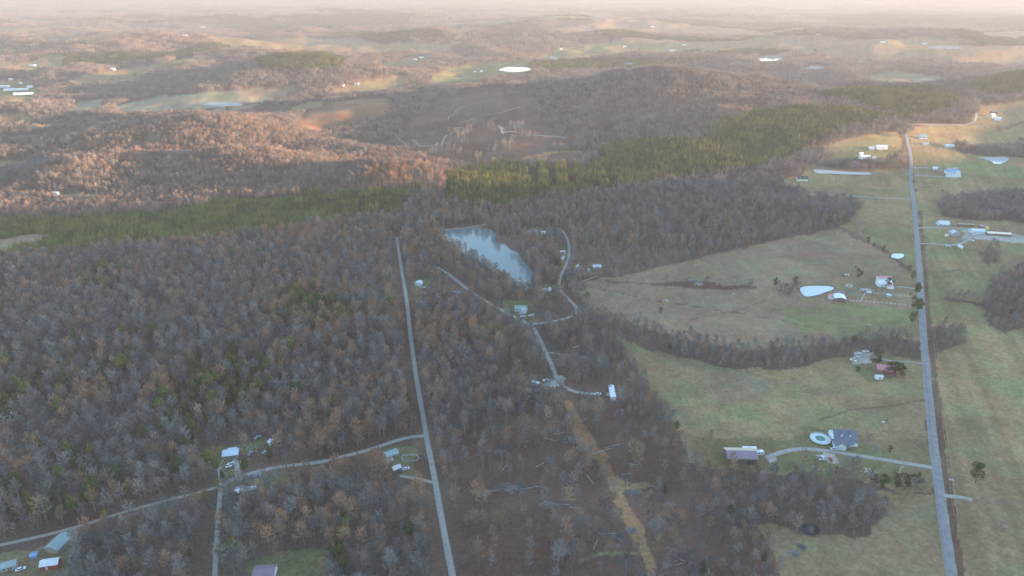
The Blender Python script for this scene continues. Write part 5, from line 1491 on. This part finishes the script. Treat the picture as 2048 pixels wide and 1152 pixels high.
# ------------------------------------------------------------------ felled timber, brush heaps, rubble
LOGM = mat('weathered_log', (.26, .235, .215), .95, 0, .25, 1)
logs = [(1228,892,14,20,"big pale log across the dirt track"),(1212,900,12,24,"grey log lying beside the big pale log"),(1196,906,10,16,"shorter log at the west side of the dirt track"),(1100,880,9,-30,"grey log in the thinned woods north of centre"),(1118,868,8,15,"slanting log above the slash heap"),(1010,936,9,60,"pale log among saplings"),
 (962,990,10,-20,"grey log near the gravel road bend"),(985,983,9,5,"flat lying log east of the gravel road"),(1050,978,11,8,"long log in the middle of the thinned woods"),(1082,975,8,-8,"short log at the end of the long log"),(1140,1000,10,0,"pale log below the thinned centre"),(1126,1010,9,3,"log parallel to the pale log"),(1150,1016,7,-6,"short log under the parallel pair"),(1215,1068,10,4,"grey log west of the dirt track bend"),(1236,1078,9,-40,"slanting log beside the slash heap"),
 (1190,1090,8,70,"upright leaning log near the lower spur"),(1310,1052,9,30,"log east of the dirt track"),(1326,1042,8,-50,"crossed log east of the dirt track"),(1345,1100,9,-30,"log on the lower east slope"),(1360,1118,9,-45,"log near the bottom east heap"),(1352,1130,7,20,"short log at the bottom east heap"),(1384,906,7,4,"pale log at the pasture corner"),(1392,930,6,-60,"broken log below the pasture corner"),(1400,944,6,-50,"second broken log below the pasture corner"),(1372,884,5,-30,"small bleached log at the field edge"),
 (1180,960,9,-70,"log beside the dirt track middle"),(1080,930,8,40,"dark log in the brown clearing"),(1270,930,8,-10,"log east of the wide dirt opening"),(1256,948,9,14,"log below the wide dirt opening"),(1300,972,8,-20,"log on the side spur"),(1166,842,6,50,"small log at the top of the dirt track"),(1146,826,6,-20,"short white log at the top of the dirt track"),(1602,1090,6,-40,"grey log in the bottom pasture"),(1590,1104,6,10,"dead branch heap log in the bottom pasture")]
for px_, py_, L_, a_, lab_ in logs:
    x, y, z = at(px_, py_)
    e = empty('fallen_log', (x, y, z), R(a_), lab_, 'log', 'felled logs of the thinned woods')
    b = MB(); b.tube((-L_/2,0,.3),(L_/2,random.uniform(-.4,.4),.35),.32,.16,7); b.build('stem', LOGM, e)
    for k in range(4):
        s = random.uniform(-.1,.48)*L_; c = MB(); c.tube((s,0,.3),(s+1.2,random.choice((-1,1))*random.uniform(.8,1.8),random.uniform(.4,1.5)),.08,.03,4); c.build('branch', LOGM, e)
heaps = [(1110,862,7),(1145,880,8),(1168,896,7),(1010,975,8),(1030,980,7),(968,986,6),(1232,1076,6),(1262,1062,5),(1226,1092,5),(1352,1112,6),(1310,1050,5.5),(1128,1105,5),(1396,565,6),(1384,560,5),(1340,1010,5),(1180,925,6),(1095,1010,6),(1592,1108,2.4),(1604,1094,2.2),(1002,905,5),(1270,985,5),(1392,932,4)]
def brush_heap(px, py, r, i):
    x, y, z = at(px, py); b = MB(); rd = random.Random(i)
    for k in range(170):
        a = rd.uniform(0, 6.28); q = rd.random() ** .6 * r * .8
        p = Vector((math.cos(a)*q, math.sin(a)*q*.7, rd.uniform(0, .9*(1-q/r)+.2)))
        d_ = Vector((rd.gauss(0,1), rd.gauss(0,1), rd.gauss(.1,.25))).normalized()*rd.uniform(1.5,4.2)
        sliver(b, p-d_*.5, p+d_*.5, .13, rd)
    o = b.build('brush_heap', LOGM if i % 3 else TW_GREY); o.location = (x, y, z); tag(o, "tangled grey heap of cut branches", kind='stuff')
for i, (px_, py_, r_) in enumerate(heaps): brush_heap(px_, py_, r_, i)
ROCK = mat('pale_rock', (.42, .38, .34), .95, 0, .25, 1)
def rubble(px, py, n, r, label):
    x, y, z = at(px, py); b = MB(); rd = random.Random(px)
    for k in range(n):
        s = rd.uniform(.25, .8); b.box(rd.gauss(0, r*.45), rd.gauss(0, r*.4), s*.3, s*1.3, s, s*.8, rd.uniform(0,3), .7)
    o = b.build('rubble', ROCK); o.location = (x, y, z); tag(o, label, kind='stuff')
for a_ in ((1398,568,50,6,"pale rubble beside the brushy hollow"),(1333,602,30,4,"scattered pale stones in the tan pasture"),(1434,676,18,3,"pale stones near the hedge wood"),(1738,944,60,5,"pile of pale gravel on the lawn"),(1636,936,30,4,"light stones below the driveway"),(1900,958,14,1.6,"white stones beside the paved road"),(1468,588,8,2,"few white stones in the tan pasture"),(1736,650,14,3,"pale stones in the green paddock"),(500,900,26,9,"scattered yard clutter"),(440,925,24,7,"clutter around the woodland yard"),(480,925,22,5,"clutter in front of the white roofed house"),(1130,508,24,4,"clutter by the loop road"),(850,585,16,3,"clutter near the white garage"),(1085,775,22,5,"clutter at the turning place"),(1990,476,50,14,"row of clutter along the gravel lot"),(2030,482,30,8,"clutter at the end of the gravel lot")): rubble(*a_)

def cow(px, py, rot, label, col):
    x, y, z = at(px, py); e = empty('cow', (x, y, z), R(rot), label, 'cow')
    me = bpy.data.meshes.new('body')
    vs = [(-.8,0,1.15),(-.3,0,1.12),(.3,0,1.15),(.75,0,1.3),(1.1,0,1.45),(1.4,0,1.25), (-.75,.22,.6),(-.8,.22,.05),(-.75,-.22,.6),(-.8,-.22,.05),(.6,.2,.65),(.6,.2,.05),(.6,-.2,.65),(.6,-.2,.05)]
    es = [(0,1),(1,2),(2,3),(3,4),(4,5),(0,6),(6,7),(0,8),(8,9),(2,10),(10,11),(2,12),(12,13)]
    me.from_pydata(vs, es, []); o = bpy.data.objects.new('body', me); COL.objects.link(o); o.parent = e
    me.materials.append(pm(col)); md = o.modifiers.new('skin','SKIN'); sk = me.skin_vertices[0].data
    for i, r_ in enumerate([.36,.40,.38,.24,.17,.11,.16,.08,.16,.08,.14,.08,.14,.08]): sk[i].radius = (r_, r_)
    sk[1].use_root = True; o.modifiers.new('sub','SUBSURF').levels = 1
cow(1773, 843, 30, "black cow grazing in the wide pasture", 'dark')
cow(1766, 846, -20, "white cow grazing next to the black one", 'white')
# ------------------------------------------------------------------ the air
bb = MB(); bb.box(0, 0, 185, 56000, 56000, 550)
hz = bb.build("haze", None)
hm = bpy.data.materials.new("evening_haze"); hm.use_nodes = True
hn = hm.node_tree; hn.nodes.clear()
pv = hn.nodes.new('ShaderNodeVolumePrincipled'); ho = hn.nodes.new('ShaderNodeOutputMaterial')
pv.inputs['Color'].default_value = (*HAZE_COLOR, 1); pv.inputs['Density'].default_value = HAZE_DENSITY; pv.inputs['Anisotropy'].default_value = .1
hn.links.new(pv.outputs[0], ho.inputs['Volume'])
hz.data.materials.append(hm)
tag(hz, "thin evening haze over the whole valley", kind='stuff')
